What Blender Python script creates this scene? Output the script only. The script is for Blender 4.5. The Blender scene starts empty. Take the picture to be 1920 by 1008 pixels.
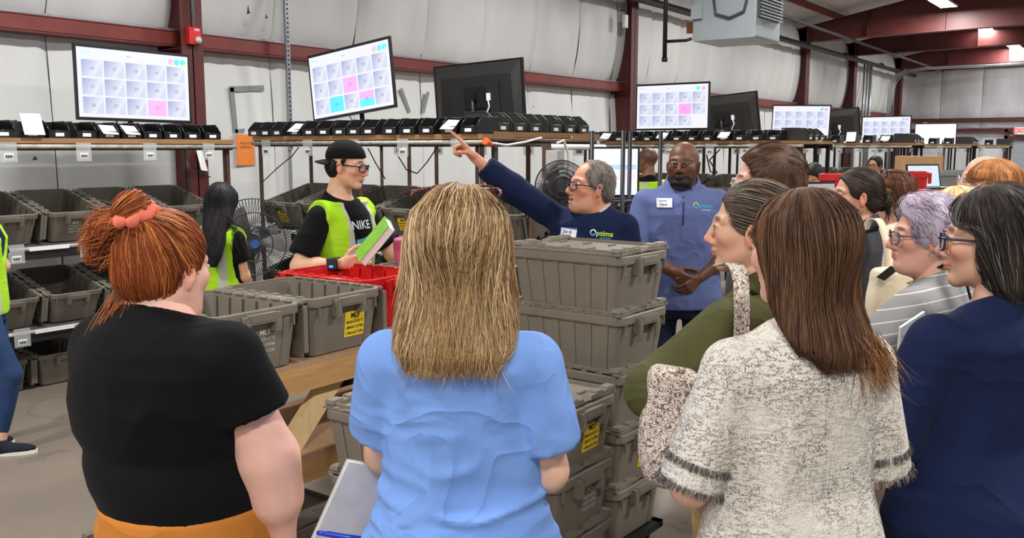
import bpy, math, random
import numpy as np
from mathutils import Matrix, Vector
from mathutils.bvhtree import BVHTree

random.seed(7)
scene = bpy.context.scene
COL = scene.collection

# ------------------------------------------------------------------ camera
F_PX = 1700.0
CAM_H = 1.72
PSI = math.radians(36.3)                    # view azimuth from the long wall's direction (+X)
PIT = math.atan((504 - 278) / F_PX)         # tilt downwards
cam_d = bpy.data.cameras.new('camera')
cam_d.sensor_width = 36.0
cam_d.lens = F_PX / 1920.0 * 36.0
cam_d.clip_start = 0.05
cam_d.clip_end = 200
cam = bpy.data.objects.new('camera', cam_d)
COL.objects.link(cam)
cam.location = (0, 0, CAM_H)
cam.rotation_euler = (math.pi / 2 - PIT, 0, PSI - math.pi / 2)
scene.camera = cam

# ------------------------------------------------------------------ world, exposure
world = bpy.data.worlds.new('world')
scene.world = world
world.use_nodes = True
bg = world.node_tree.nodes['Background']
bg.inputs[0].default_value = (0.93, 0.97, 1.0, 1)
bg.inputs[1].default_value = 0.5
vs = scene.view_settings
vs.view_transform = 'Standard'
vs.look = 'None'
vs.gamma = 1.0
vs.use_curve_mapping = False
vs.exposure = 0.0
LAMP_W = 190.0                               # watts of each ceiling lamp

# ------------------------------------------------------------------ small maths
FW = np.array([math.cos(PSI), math.sin(PSI), 0.0])
RT = np.array([math.sin(PSI), -math.cos(PSI), 0.0])
UP = np.array([0, 0, 1.0])
CP = np.array([0, 0, CAM_H])

def ray(px, py):
    x = (px - 960) / F_PX; y = (504 - py) / F_PX
    c, s = math.cos(PIT), math.sin(PIT)
    return (c + y * s) * FW + x * RT + (-s + y * c) * UP
def atd(px, py, d):
    r = ray(px, py); return CP + r * d / np.dot(r, FW)
def atz(px, py, z):
    r = ray(px, py); return CP + r * (z - CAM_H) / r[2]
def aty(px, py, Y):
    r = ray(px, py); return CP + r * Y / r[1]
def atx(px, py, X):
    r = ray(px, py); return CP + r * X / r[0]
def view(r, u, f):
    """direction to the right / up / away, as seen by the photographer"""
    v = r * RT + u * UP + f * FW
    return v / np.linalg.norm(v)
def nrm(v):
    v = np.asarray(v, float); return v / max(1e-9, np.linalg.norm(v))
def rotz(a):
    c, s = math.cos(a), math.sin(a); return np.array([[c, -s, 0], [s, c, 0], [0, 0, 1.0]])
def roty(a):
    c, s = math.cos(a), math.sin(a); return np.array([[c, 0, s], [0, 1, 0], [-s, 0, c]])
def rotx(a):
    c, s = math.cos(a), math.sin(a); return np.array([[1, 0, 0], [0, c, -s], [0, s, c]])

# ------------------------------------------------------------------ materials
MATS = {}
def lin(c):
    """sRGB 0-255 to linear"""
    out = []
    for x in c:
        x = x / 255.0
        out.append(x / 12.92 if x <= 0.04045 else ((x + 0.055) / 1.055) ** 2.4)
    return tuple(out)

def mat(name, rgb, rough=0.6, metal=0.0, var=0.12, scale=14.0, bump=0.0, bscale=60.0, spec=0.5, attr=None, sheen=0.0, stretch=None, emit=0.0, alpha=None, trans=0.0, sss=0.0):
    if name in MATS: return MATS[name]
    m = bpy.data.materials.new(name); MATS[name] = m
    m.use_nodes = True
    nt = m.node_tree; N = nt.nodes; L = nt.links
    p = N['Principled BSDF']
    c = lin(rgb)
    p.inputs['Roughness'].default_value = rough
    p.inputs['Metallic'].default_value = metal
    p.inputs['Specular IOR Level'].default_value = spec
    if sheen: p.inputs['Sheen Weight'].default_value = sheen
    if trans: p.inputs['Transmission Weight'].default_value = trans
    if alpha is not None: p.inputs['Alpha'].default_value = alpha
    if sss:
        p.inputs['Subsurface Weight'].default_value = sss
        p.inputs['Subsurface Radius'].default_value = (0.6, 0.25, 0.15)
        p.inputs['Subsurface Scale'].default_value = 0.012
    tc = N.new('ShaderNodeTexCoord')
    mp = N.new('ShaderNodeMapping'); L.new(tc.outputs['Object'], mp.inputs[0])
    if stretch: mp.inputs['Scale'].default_value = stretch
    nz = N.new('ShaderNodeTexNoise'); nz.inputs['Scale'].default_value = scale; nz.inputs['Detail'].default_value = 5
    L.new(mp.outputs[0], nz.inputs['Vector'])
    ramp = N.new('ShaderNodeMapRange'); ramp.inputs[1].default_value = 0.25; ramp.inputs[2].default_value = 0.75
    ramp.inputs[3].default_value = 1 - var; ramp.inputs[4].default_value = 1 + var
    L.new(nz.outputs[0], ramp.inputs[0])
    mul = N.new('ShaderNodeMix'); mul.data_type = 'RGBA'; mul.blend_type = 'MULTIPLY'; mul.inputs[0].default_value = 1.0
    if attr:
        at = N.new('ShaderNodeAttribute'); at.attribute_name = attr; L.new(at.outputs['Color'], mul.inputs[6])
    else:
        mul.inputs[6].default_value = (*c, 1)
    L.new(ramp.outputs[0], mul.inputs[7])
    L.new(mul.outputs[2], p.inputs['Base Color'])
    if bump:
        b = N.new('ShaderNodeBump'); b.inputs['Strength'].default_value = bump; b.inputs['Distance'].default_value = 0.01
        n2 = N.new('ShaderNodeTexNoise'); n2.inputs['Scale'].default_value = bscale; n2.inputs['Detail'].default_value = 3
        L.new(mp.outputs[0], n2.inputs['Vector']); L.new(n2.outputs[0], b.inputs['Height']); L.new(b.outputs[0], p.inputs['Normal'])
    if emit:
        p.inputs['Emission Color'].default_value = (*c, 1); p.inputs['Emission Strength'].default_value = emit
    return m

class NB:
    """tiny node builder"""
    def __init__(s, m): s.m = m; s.nt = m.node_tree; s.N = s.nt.nodes; s.L = s.nt.links
    def obj(s):
        t = s.N.new('ShaderNodeTexCoord'); x = s.N.new('ShaderNodeSeparateXYZ'); s.L.new(t.outputs['Object'], x.inputs[0]); return t.outputs['Object'], x.outputs
    def math(s, op, a, b=None, c=None):
        n = s.N.new('ShaderNodeMath'); n.operation = op
        for i, v in enumerate((a, b, c)):
            if v is None: continue
            if isinstance(v, (int, float)): n.inputs[i].default_value = v
            else: s.L.new(v, n.inputs[i])
        return n.outputs[0]
    def mix(s, fac, a, b, blend='MIX'):
        n = s.N.new('ShaderNodeMix'); n.data_type = 'RGBA'; n.blend_type = blend
        for i, v in ((0, fac), (6, a), (7, b)):
            if isinstance(v, (int, float)): n.inputs[i].default_value = v
            elif isinstance(v, tuple): n.inputs[i].default_value = (*v[:3], 1)
            else: s.L.new(v, n.inputs[i])
        return n.outputs[2]
    def noise(s, vec, scale, detail=3, stretch=None):
        if stretch:
            mp = s.N.new('ShaderNodeMapping'); s.L.new(vec, mp.inputs[0]); mp.inputs['Scale'].default_value = stretch; vec = mp.outputs[0]
        n = s.N.new('ShaderNodeTexNoise'); n.inputs['Scale'].default_value = scale; n.inputs['Detail'].default_value = detail
        s.L.new(vec, n.inputs['Vector']); return n.outputs[0]
    def step(s, x, lo, hi):
        n = s.N.new('ShaderNodeMapRange'); n.inputs[1].default_value = lo; n.inputs[2].default_value = hi
        s.L.new(x, n.inputs[0]); return n.outputs[0]
    def base(s, out, bsdf='Principled BSDF', inp='Base Color'): s.L.new(out, s.N[bsdf].inputs[inp])
def base_input(m):
    p = m.node_tree.nodes['Principled BSDF']; return p.inputs['Base Color'].links[0].from_socket

# ------------------------------------------------------------------ mesh building
class MB:
    def __init__(s): s.v = []; s.f = []; s.m = []; s.s = []
    def add(s, v, f, mi=0, smooth=False):
        o = len(s.v); s.v.extend([tuple(map(float, x)) for x in v]); s.f.extend([tuple(int(i) + o for i in q) for q in f]); s.m.extend([mi] * len(f)); s.s.extend([smooth] * len(f)); return s
    def box(s, c, size, R=None, mi=0, taper=1.0):
        hx, hy, hz = size[0] / 2, size[1] / 2, size[2] / 2
        pts = np.array([[x * (taper if z > 0 else 1), y * (taper if z > 0 else 1), z] for z in (-hz, hz) for x, y in ((-hx, -hy), (hx, -hy), (hx, hy), (-hx, hy))])
        if R is not None: pts = pts @ np.asarray(R).T
        pts = pts + np.asarray(c)
        return s.add(pts, [(3, 2, 1, 0), (4, 5, 6, 7), (0, 1, 5, 4), (1, 2, 6, 5), (2, 3, 7, 6), (3, 0, 4, 7)], mi)
    def box2(s, a, b, mi=0):
        a = np.minimum(a, b) if False else np.asarray(a, float); b = np.asarray(b, float)
        return s.box((a + b) / 2, np.abs(b - a), mi=mi)
    def bar(s, a, b, w, h, up=(0, 0, 1), mi=0):
        a = np.asarray(a, float); b = np.asarray(b, float); d = nrm(b - a); x = nrm(np.cross(up, d)); z = np.cross(d, x)
        return s.box((a + b) / 2, (w, np.linalg.norm(b - a), h), np.array([x, d, z]).T, mi)
    def tube(s, pts, r, n=8, mi=0, smooth=True, cap=True, closed=False):
        pts = [np.asarray(p, float) for p in pts]; k = len(pts)
        rs = r if hasattr(r, '__len__') else [r] * k
        V = []; F = []
        ref = None
        for i, p in enumerate(pts):
            if closed: t = nrm(pts[(i + 1) % k] - pts[i - 1])
            else: t = nrm(pts[min(i + 1, k - 1)] - pts[max(i - 1, 0)])
            if ref is None: ref = np.array([0, 0, 1.0]) if abs(t[2]) < 0.9 else np.array([1.0, 0, 0])
            x = ref - t * np.dot(ref, t); x = nrm(x); y = np.cross(t, x); ref = x
            for j in range(n):
                a = 2 * math.pi * j / n; V.append(p + rs[i] * (math.cos(a) * x + math.sin(a) * y))
        for i in range(k if closed else k - 1):
            i2 = (i + 1) % k
            for j in range(n):
                F.append((i * n + j, i * n + (j + 1) % n, i2 * n + (j + 1) % n, i2 * n + j))
        s.add(V, F, mi, smooth)
        if cap and not closed:
            o = len(s.v) - len(V)
            s.f.append(tuple(o + j for j in reversed(range(n)))); s.f.append(tuple(o + (k - 1) * n + j for j in range(n))); s.m += [mi] * 2; s.s += [False] * 2
        return s
    def loft(s, rings, cap0=True, cap1=True, mi=0, smooth=False, closed=True):
        n = len(rings[0]); V = [p for r in rings for p in r]; F = []
        for i in range(len(rings) - 1):
            for j in range(n if closed else n - 1):
                F.append((i * n + j, i * n + (j + 1) % n, (i + 1) * n + (j + 1) % n, (i + 1) * n + j))
        o = len(s.v)
        s.add(V, F, mi, smooth)
        if cap0: s.f.append(tuple(o + j for j in reversed(range(n)))); s.m.append(mi); s.s.append(False)
        if cap1: s.f.append(tuple(o + (len(rings) - 1) * n + j for j in range(n))); s.m.append(mi); s.s.append(False)
        return s
    def prism(s, poly, t0, t1, M=None, mi=0):
        """polygon in local xy, extruded along local z; M 4x3-like (origin, x, y, z)"""
        o, x, y, z = M if M is not None else (np.zeros(3), np.array([1, 0, 0]), np.array([0, 1, 0]), np.array([0, 0, 1]))
        o, x, y, z = (np.asarray(q, float) for q in (o, x, y, z))
        a = [o + x * p[0] + y * p[1] + z * t0 for p in poly]; b = [o + x * p[0] + y * p[1] + z * t1 for p in poly]
        return s.loft([a, b], mi=mi)
    def data(s, name, mats):
        me = bpy.data.meshes.new(name)
        me.from_pydata(s.v, [], s.f)
        for m in (mats if isinstance(mats, (list, tuple)) else [mats]): me.materials.append(m)
        me.polygons.foreach_set('material_index', s.m)
        me.polygons.foreach_set('use_smooth', s.s)
        me.update()
        return me
    def build(s, name, mats, parent=None, loc=None, bevel=0.0):
        return link(name, s.data(name, mats), parent, loc, bevel)

def link(name, data, parent=None, loc=None, bevel=0.0):
    o = bpy.data.objects.new(name, data); COL.objects.link(o)
    if parent is not None: o.parent = parent
    if loc is not None: o.location = tuple(loc)
    if bevel:
        b = o.modifiers.new('bevel', 'BEVEL'); b.width = bevel; b.segments = 2; b.limit_method = 'ANGLE'
    return o
def empty(name, loc=(0, 0, 0), rz=0.0):
    o = bpy.data.objects.new(name, None); COL.objects.link(o); o.empty_display_size = 0.1
    o.location = tuple(loc); o.rotation_euler = (0, 0, rz); return o
def tag(o, label=None, cat=None, group=None, kind=None):
    if label: o['label'] = label
    if cat: o['category'] = cat
    if group: o['group'] = group
    if kind: o['kind'] = kind
    return o
def struct(name, mb, mats, label=None, cat=None):
    o = mb.build(name, mats); tag(o, label, cat, kind='structure'); return o
def copy_tree(o, parent=None):
    c = o.copy(); COL.objects.link(c); c.parent = parent
    for ch in list(o.children): copy_tree(ch, c)
    return c
ORD = ['first', 'second', 'third', 'fourth', 'fifth', 'sixth', 'seventh', 'eighth', 'ninth', 'tenth', 'eleventh', 'twelfth', 'thirteenth', 'fourteenth', 'fifteenth', 'sixteenth']

TEXTS = {}
def text_geo(body, size=1.0, align='CENTER', bold=0.0, spacing=1.0):
    """lettering as vertices (x right, y up, centred) and faces"""
    key = (body, size, align, bold, spacing)
    if key in TEXTS: return TEXTS[key]
    cu = bpy.data.curves.new('lettering', 'FONT'); cu.body = body; cu.size = size; cu.align_x = align; cu.align_y = 'CENTER'
    cu.offset = bold * size; cu.space_line = spacing; cu.resolution_u = 2
    ob = bpy.data.objects.new('lettering', cu); COL.objects.link(ob)
    dg = bpy.context.evaluated_depsgraph_get()
    me = bpy.data.meshes.new_from_object(ob.evaluated_get(dg))
    v = np.array([x.co[:] for x in me.vertices]) if len(me.vertices) else np.zeros((0, 3))
    f = [tuple(p.vertices) for p in me.polygons]
    bpy.data.objects.remove(ob); bpy.data.curves.remove(cu); bpy.data.meshes.remove(me)
    TEXTS[key] = (v, f); return TEXTS[key]
def place_text(mb, body, size, o, x, y, lift=0.0, align='CENTER', bold=0.0, spacing=1.0, mi=0, width=None):
    v, f = text_geo(body, size, align, bold, spacing)
    if len(v) == 0: return
    o, x, y = (np.asarray(q, float) for q in (o, x, y)); n = np.cross(x, y)
    k = 1.0
    if width: k = width / max(1e-6, v[:, 0].max() - v[:, 0].min())
    mb.add(o + v[:, :1] * k * x + v[:, 1:2] * y + n * lift, f, mi)
# ================================================================== the building
WALL_Y = 7.6
END_X = 32.0
m_floor = mat('concrete', (128, 117, 105), rough=0.45, var=0.22, scale=1.3, bump=0.08, bscale=40)
def floor_mat():
    m = m_floor; b = NB(m); o, _ = b.obj()
    big = b.step(b.noise(o, 0.9, 6), 0.42, 0.62)
    crack = b.step(b.math('ABSOLUTE', b.math('SUBTRACT', b.noise(o, 0.7, 8), 0.5)), 0.0, 0.006)
    c = b.mix(b.math('MULTIPLY', big, 0.3), base_input(m), lin((112, 103, 94)))
    c = b.mix(b.math('MAXIMUM', crack, .6), lin((90, 82, 74)), c)
    b.base(c)
floor_mat()
struct('floor', MB().box2((-14, -14, -0.2), (END_X + 0.4, WALL_Y + 0.3, 0)), m_floor)

m_wall = mat('insulation', (214, 215, 213), rough=0.55, var=0.10, scale=1.8, bump=0.25, bscale=7, stretch=(1, 1, 0.35))
m_dirty = mat('insulation_end', (203, 205, 209), rough=0.6, var=0.2, scale=2.2, bump=0.35, bscale=6, stretch=(1, 1, 0.3))
m_seam = mat('seam', (176, 176, 172), rough=0.7)
m_red = mat('red_steel', (86, 34, 32), rough=0.5, var=0.25, scale=5, bump=0.05)
m_red2 = mat('red_steel_light', (118, 46, 40), rough=0.5, var=0.2, scale=4)
m_steel = mat('galvanised', (150, 156, 160), rough=0.38, metal=0.6, var=0.15, scale=30)
m_darkpipe = mat('dark_pipe', (74, 72, 76), rough=0.5, metal=0.3, var=0.2)
m_blacksteel = mat('black_steel', (34, 34, 36), rough=0.45, metal=0.3)
m_rust = mat('rust_steel', (92, 70, 60), rough=0.6, metal=0.3, var=0.3, scale=25)
m_greysteel = mat('grey_steel', (112, 110, 106), rough=0.5, metal=0.4, var=0.2, scale=20)
m_white = mat('white_plastic', (232, 233, 235), rough=0.45, var=0.03)
m_paper = mat('paper', (240, 240, 238), rough=0.8, var=0.03)
m_black = mat('black_ink', (18, 18, 20), rough=0.7, var=0.0)
m_red_plastic = mat('red_plastic', (205, 30, 28), rough=0.4, var=0.08)

wb = struct('wall_back', MB().box2((-6, WALL_Y, 0), (END_X + 0.2, WALL_Y + 0.2, 4.75)), m_seam)
we = struct('wall_end', MB().box2((END_X, -10, 0), (END_X + 0.2, WALL_Y, 4.6)).loft([[(END_X, -9, 4.6), (END_X, WALL_Y, 4.6), (END_X, -9, 7.7)], [(END_X + 0.2, -9, 4.6), (END_X + 0.2, WALL_Y, 4.6), (END_X + 0.2, -9, 7.7)]]), m_seam)
ceil = struct('ceiling', MB().loft([[(-12, WALL_Y + 0.2, 4.60), (-12, -9, 7.71), (END_X, -9, 7.71), (END_X, WALL_Y + 0.2, 4.60)],
                                    [(-12, WALL_Y + 0.2, 4.80), (-12, -9, 7.91), (END_X, -9, 7.91), (END_X, WALL_Y + 0.2, 4.80)]]), m_wall)

rg = random.Random(3)
def insulation(parent, o, x, n, w, z0, z1, m, bulge):
    """one blanket of insulation held between two girts, bulging into the room"""
    o, x, n = (np.asarray(q, float) for q in (o, x, n))
    NU, NV = 12, 16; V = []; F = []
    ph = rg.random() * 6; wob = rg.uniform(0.006, 0.02)
    for j in range(NV + 1):
        v = j / NV
        for i in range(NU + 1):
            u = i / NU
            edge = min(1.0, min(u, 1 - u) * w / 0.07) ** 0.5
            prof = math.sin(math.pi * min(1, v * 1.0)) ** 0.6 if 0 < v < 1 else 0
            d = 0.012 + bulge * prof * (0.80 + 0.20 * edge) - 0.020 * (1 - edge) + wob * math.sin(9 * u + ph + 3 * v) * prof
            d += 0.012 * math.sin(31 * u + 5 * math.sin(4 * v + ph)) * (max(0, 1 - 6 * v) + max(0, 6 * v - 5))
            xx = u * w + (0.012 * math.sin(6 * v + ph) * (1 if 0 < u < 1 else 0))
            V.append(o + x * xx + n * max(0.003, d) + UP * (z0 + (z1 - z0) * v))
    for j in range(NV):
        for i in range(NU):
            a = j * (NU + 1) + i; q = (a, a + 1, a + NU + 2, a + NU + 1); F.append(q)
    MB().add(V, F, 0, True).build('insulation_panel', m, parent)
k = 0
x = 1.6
while x < END_X - 0.1:
    w = min(1.14, END_X - x)
    insulation(wb, (x, WALL_Y, 0), (1, 0, 0), (0, -1, 0), w - 0.012, 0.0, 2.64, m_wall, 0.07)
    insulation(wb, (x, WALL_Y, 0), (1, 0, 0), (0, -1, 0), w - 0.012, 2.76, 4.64, m_wall, 0.20)
    x += 1.14
y = WALL_Y
while y > 0.0:
    insulation(we, (END_X, y, 0), (0, -1, 0), (-1, 0, 0), 1.19, 2.64, 4.66 + (WALL_Y - y) * 0.185, m_dirty, 0.10)
    insulation(we, (END_X, y, 0), (0, -1, 0), (-1, 0, 0), 1.19, 2.33, 2.58, m_dirty, 0.05)
    insulation(we, (END_X, y, 0), (0, -1, 0), (-1, 0, 0), 1.19, 0.0, 2.22, m_dirty, 0.06)
    y -= 1.2

TR = [0]
def trim(mb, m, label=None):
    TR[0] += 1; return struct('trim_%d' % TR[0], mb, m, label)
# horizontal girts (C sections with a lip) along the long wall, and at the end wall
g = MB()
g.box2((-2, WALL_Y - 0.20, 2.64), (END_X, WALL_Y - 0.185, 2.76)).box2((-2, WALL_Y - 0.20, 2.755), (END_X, WALL_Y, 2.77)).box2((-2, WALL_Y - 0.20, 2.63), (END_X, WALL_Y, 2.645))
trim(g, m_red2, 'long red steel girt running along the white wall')
g = MB(); g.box2((-2, WALL_Y - 0.18, 2.77), (END_X, WALL_Y - 0.13, 2.79)); trim(g, m_steel)
g = MB()
g.box2((END_X - 0.2, 0, 2.56), (END_X - 0.18, WALL_Y - 0.25, 2.66)).box2((END_X - 0.2, 0, 2.65), (END_X, WALL_Y - 0.25, 2.665))
g.box2((END_X - 0.2, 0, 2.22), (END_X - 0.18, WALL_Y - 0.25, 2.32)).box2((END_X - 0.2, 0, 2.31), (END_X, WALL_Y - 0.25, 2.325))
trim(g, m_red, 'red girts across the far end wall')

def ibeam_v(x, yf, h, w=0.22, dep=0.36):
    m_ = MB()
    m_.box2((x - w / 2, yf, 0), (x + w / 2, yf + 0.014, h)); m_.box2((x - w / 2, yf + dep, 0), (x + w / 2, yf + dep + 0.014, h))
    m_.box2((x - 0.006, yf, 0), (x + 0.006, yf + dep, h))
    m_.box2((x - w / 2, yf - 0.01, 0), (x + w / 2, yf + dep + 0.02, 0.02))
    for s in (-1, 1):
        for z in (1.2, 2.6, 3.9): m_.box2((x + s * 0.012, yf + 0.02, z), (x + s * w / 2, yf + dep, z + 0.01))
    return m_
COLX = [-3.2, 5.0, 13.15, 21.5, 25.35, 30.3]
for i, cx in enumerate(COLX[1:]):
    trim(ibeam_v(cx, 7.22, 4.5, 0.22 if i < 2 else 0.26), m_red, ['red steel column behind the leftmost screen', 'red steel column left of the middle screen', 'red steel column right of the heater', 'red steel column beside the grey conduits', 'red steel column in the far corner'][i])
def rafter(x):
    m_ = MB(); n = 10
    for k in range(n):
        y0 = 7.5 - k * 1.6; y1 = y0 - 1.6
        def lo(y): return 4.17 + (7.5 - y) * 0.012 - (0.0 if y < 7 else 0.0)
        def hi(y): return 4.46 + (7.5 - y) * 0.185
        m_.loft([[(x - 0.006, y0, lo(y0)), (x + 0.006, y0, lo(y0)), (x + 0.006, y0, hi(y0)), (x - 0.006, y0, hi(y0))], [(x - 0.006, y1, lo(y1)), (x + 0.006, y1, lo(y1)), (x + 0.006, y1, hi(y1)), (x - 0.006, y1, hi(y1))]])
        for f_ in (lo, hi):
            m_.bar((x, y0, f_(y0)), (x, y1, f_(y1)), 0.24, 0.018)
        m_.box2((x - 0.1, y0 - 0.005, lo(y0)), (x + 0.1, y0 + 0.005, hi(y0)))
    return m_
for cx in COLX: trim(rafter(cx), m_red, 'deep red roof beam')
trim(rafter(END_X - 0.16), m_red, 'red roof beam along the end wall')
for k in range(8):
    y = 6.6 - k * 1.55; z = 4.47 + (7.5 - y) * 0.185
    g = MB().box2((-4, y - 0.01, z - 0.0), (END_X, y + 0.01, z + 0.14)).box2((-4, y - 0.05, z - 0.01), (END_X, y + 0.01, z + 0.005)); trim(g, m_red2, 'red roof purlin')
g = MB()
for k in range(9):
    g.box2((0 + k * 3.4, -6, 4.98), (1.5 + k * 3.4, 6.9, 5.0))
# pipes along the eave
g = MB().tube([(2, 7.02, 4.06), (31.0, 7.02, 3.98)], 0.06, 12)
for xx in (4, 10, 15.5, 18.2, 23.6, 27.0): g.tube([(xx, 7.02, 4.02), (xx + 0.12, 7.02, 4.02)], 0.075, 12)
trim(g, m_darkpipe, 'dark heating pipe along the eave')
trim(MB().tube([(6, 6.25, 4.24), (31.2, 6.25, 4.1)], 0.032, 8), m_darkpipe, 'thin dark pipe under the roof')
trim(MB().tube([(14.5, 6.25, 4.62), (19.0, 3.0, 4.72), (21.0, 1.4, 4.78)], 0.035, 8), m_blacksteel, 'black pipe crossing under the roof')
for k, (xx, r) in enumerate(((26.0, 0.03), (26.3, 0.03), (26.62, 0.045), (28.6, 0.018), (28.8, 0.018), (29.0, 0.018), (29.25, 0.018))):
    p = [(xx, 7.18, 0.9), (xx, 7.18, 3.5), (xx + 0.03, 7.12, 3.72), (xx + 0.10, 6.98, 3.9), (xx + 0.2, 6.75, 4.0), (xx + 0.4, 6.3, 4.06), (xx + 1.2, 4.6, 4.12), (xx + 1.3, 3.0, 4.14)] if k > 2 else [(xx, 7.18, 1.0), (xx, 7.18, 4.0)]
    trim(MB().tube(p, r, 8), m_steel, 'grey electrical conduit on the wall')
# perforated strut standing before the wall and fixings on the columns
s_ = MB(); px0 = aty(541, 100, 7.25)
for k in range(46):
    z = 1.7 + k * 0.045
    s_.box2((px0[0] - 0.022, 7.25, z), (px0[0] - 0.010, 7.28, z + 0.045)); s_.box2((px0[0] + 0.010, 7.25, z), (px0[0] + 0.022, 7.28, z + 0.045)); s_.box2((px0[0] - 0.012, 7.25, z), (px0[0] + 0.012, 7.253, z + 0.025))
s_.box2((px0[0] - 0.022, 7.277, 0.0), (px0[0] + 0.022, 7.28, 4.0))
trim(s_, m_steel, 'perforated galvanised strut standing against the wall')
# black rips in the insulation, tape marks
m_tape = mat('duct_tape', (132, 138, 142), rough=0.45, var=0.12, scale=40)
def wall_pt(px, py, off=0.0):
    p = aty(px, py, 7.5 - off); return p
def tape(label, segs, m=m_tape, w=0.05):
    g = MB()
    for a, b in segs:
        p, q = aty(*a, 7.525), aty(*b, 7.525)
        g.bar(p, q, 0.006, w, up=(0, 1, 0)) if False else g.bar(p, q, w, 0.004, up=(0, -1, 0))
    o = g.build('duct_tape', m); tag(o, label, 'tape'); return o
tape('grey duct tape stuck in a square hook shape on the white wall', [((431, 167), (495, 165)), ((434, 164), (442, 250)), ((441, 248), (478, 244))], w=0.055)
tape('left of two short duct tape strips behind the tilted screen', [((752, 166), (768, 211))])
tape('right of two short duct tape strips behind the tilted screen', [((803, 172), (793, 212))])
m_hole = mat('rip', (46, 40, 34), rough=0.9)
for px, py, w, h in ((465, 19, 6, 14), (499, 31, 5, 7), (789, 104, 3, 3), (65, 296, 6, 5), (1000, 200, 4, 3)):
    p = aty(px, py, 7.33 if py < 110 else 7.515); c = 0.0055
    g = MB().prism([(-w * c * .5, -h * c * .5), (w * c * .6, -h * c * .35), (w * c * .2, 0), (0, h * c * .6), (-w * c * .2, 0)], 0, 0.006, (p, (1, 0, 0), (0, 0, 1), (0, -1, 0)))
    trim(g, m_hole)

# ------------------------------------------------------------------ ceiling lamps
m_led = mat('led_panel', (255, 255, 255), emit=9.0, var=0.0)
def lamp(x, y, z, label):
    root = empty('ceiling_lamp', (x, y, z)); tag(root, label, 'lamp', 'rows of ceiling lamps')
    h = MB().loft([[(-0.62, -0.16, 0), (0.62, -0.16, 0), (0.62, 0.16, 0), (-0.62, 0.16, 0)], [(-0.62, -0.12, 0.07), (0.62, -0.12, 0.07), (0.62, 0.12, 0.07), (-0.62, 0.12, 0.07)]])
    h.box2((-0.64, -0.17, -0.012), (-0.60, 0.17, 0.04)).box2((0.60, -0.17, -0.012), (0.64, 0.17, 0.04))
    h.build('housing', m_white, root)
    MB().box2((-0.6, -0.15, -0.008), (0.6, 0.15, 0.0)).build('diffuser', m_led, root)
    for s in (-0.5, 0.5): MB().tube([(s, 0, 0.07), (s, 0, 4.60 + (7.6 - y) * 0.185 - z)], 0.004, 5).build('hanger', m_steel, root)
    ld = bpy.data.lights.new('lamp_light', 'AREA'); ld.shape = 'RECTANGLE'; ld.size = 1.2; ld.size_y = 0.3; ld.energy = LAMP_W; ld.color = (1.0, 0.985, 0.965)
    lo = bpy.data.objects.new('lamp_light', ld); COL.objects.link(lo); lo.parent = root; lo.location = (0, 0, -0.02)
    return root
for i, xx in enumerate((-6.7, -1.3, 4.1, 9.5, 14.9, 20.3, 25.7, 29.9)):
    far = {5: 'nearest of the three long ceiling lamps in view', 6: 'middle of the three ceiling lamps in view', 7: 'farthest and smallest ceiling lamp, by the end wall'}.get(i)
    lamp(xx, 4.15, 4.62, far or 'long white ceiling lamp over the sorting racks beyond the frame')
    lamp(xx, -1.2, 4.75, 'added unseen ceiling lamp over the visitors, lighting the hall')  # unseen second row, added to brighten the hall and far wall

# ------------------------------------------------------------------ unit heater under the roof
m_heat = mat('heater_paint', (150, 158, 162), rough=0.4, var=0.06, scale=4)
hr = empty('unit_heater', (12.0, 5.22, 3.2)); tag(hr, 'grey unit heater with louvred front hanging under the roof', 'heater')
hb = MB().loft([[(0.0, -0.44, 0.0), (0.9, -0.44, 0.0), (0.9, 0.44, 0.0), (0.0, 0.44, 0.0)], [(0.0, -0.46, 0.02), (0.92, -0.46, 0.02), (0.92, 0.46, 0.02), (0.0, 0.46, 0.02)], [(0.0, -0.46, 0.85), (0.92, -0.46, 0.85), (0.92, 0.46, 0.85), (0.0, 0.46, 0.85)]])
hb.build('body', m_heat, hr, bevel=0.012)
fr = MB().box2((0.06, -0.50, 0.28), (0.86, -0.46, 0.82)); fr.build('louvre_recess', mat('heater_dark', (60, 62, 66), rough=0.6), hr)
for k in range(6):
    for j in range(6):
        MB().box((0.14 + j * 0.13, -0.505, 0.33 + k * 0.085), (0.10, 0.05, 0.012), rotx(0.7)).build('louvre', m_heat, hr) if (k + j) % 1 == 0 else None
for k in range(7): MB().box2((0.06, -0.52, 0.275 + k * 0.085), (0.86, -0.50, 0.290 + k * 0.085)).build('louvre_bar', m_heat, hr)
MB().tube([(-0.02, 0.15, 0.6), (-0.04, 0.1, 0.35), (-0.04, -0.1, 0.28), (-0.04, -0.3, 0.35), (-0.03, -0.36, 0.6), (-0.03, -0.36, 0.9)], 0.018, 8).build('conduit', m_darkpipe, hr)
MB().box2((-0.06, 0.30, 0.30), (0.0, 0.46, 0.50)).build('control_box', m_heat, hr)
MB().box2((-0.02, 0.46, 0.12), (0.05, 0.54, 0.27)).build('gas_valve', mat('brass_valve', (120, 70, 55), rough=0.4, metal=0.5), hr)
for sx in (0.1, 0.8):
    for sy in (-0.35, 0.35): MB().tube([(sx, sy, 0.85), (sx, sy, 1.85)], 0.01, 6).build('hanger_rod', m_blacksteel, hr)
gp = empty('gas_pipe', (11.9, 6.05, 3.0)); tag(gp, 'thin black gas pipe dropping beside the heater', 'pipe')
MB().tube([(0, 0, -0.02), (0, 0, 1.78)], 0.032, 10).build('riser', m_blacksteel, gp)
MB().tube([(0, 0, 0.22), (0.05, -0.3, 0.22), (0.06, -0.38, 0.24)], 0.022, 8).build('branch', m_blacksteel, gp)
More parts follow.
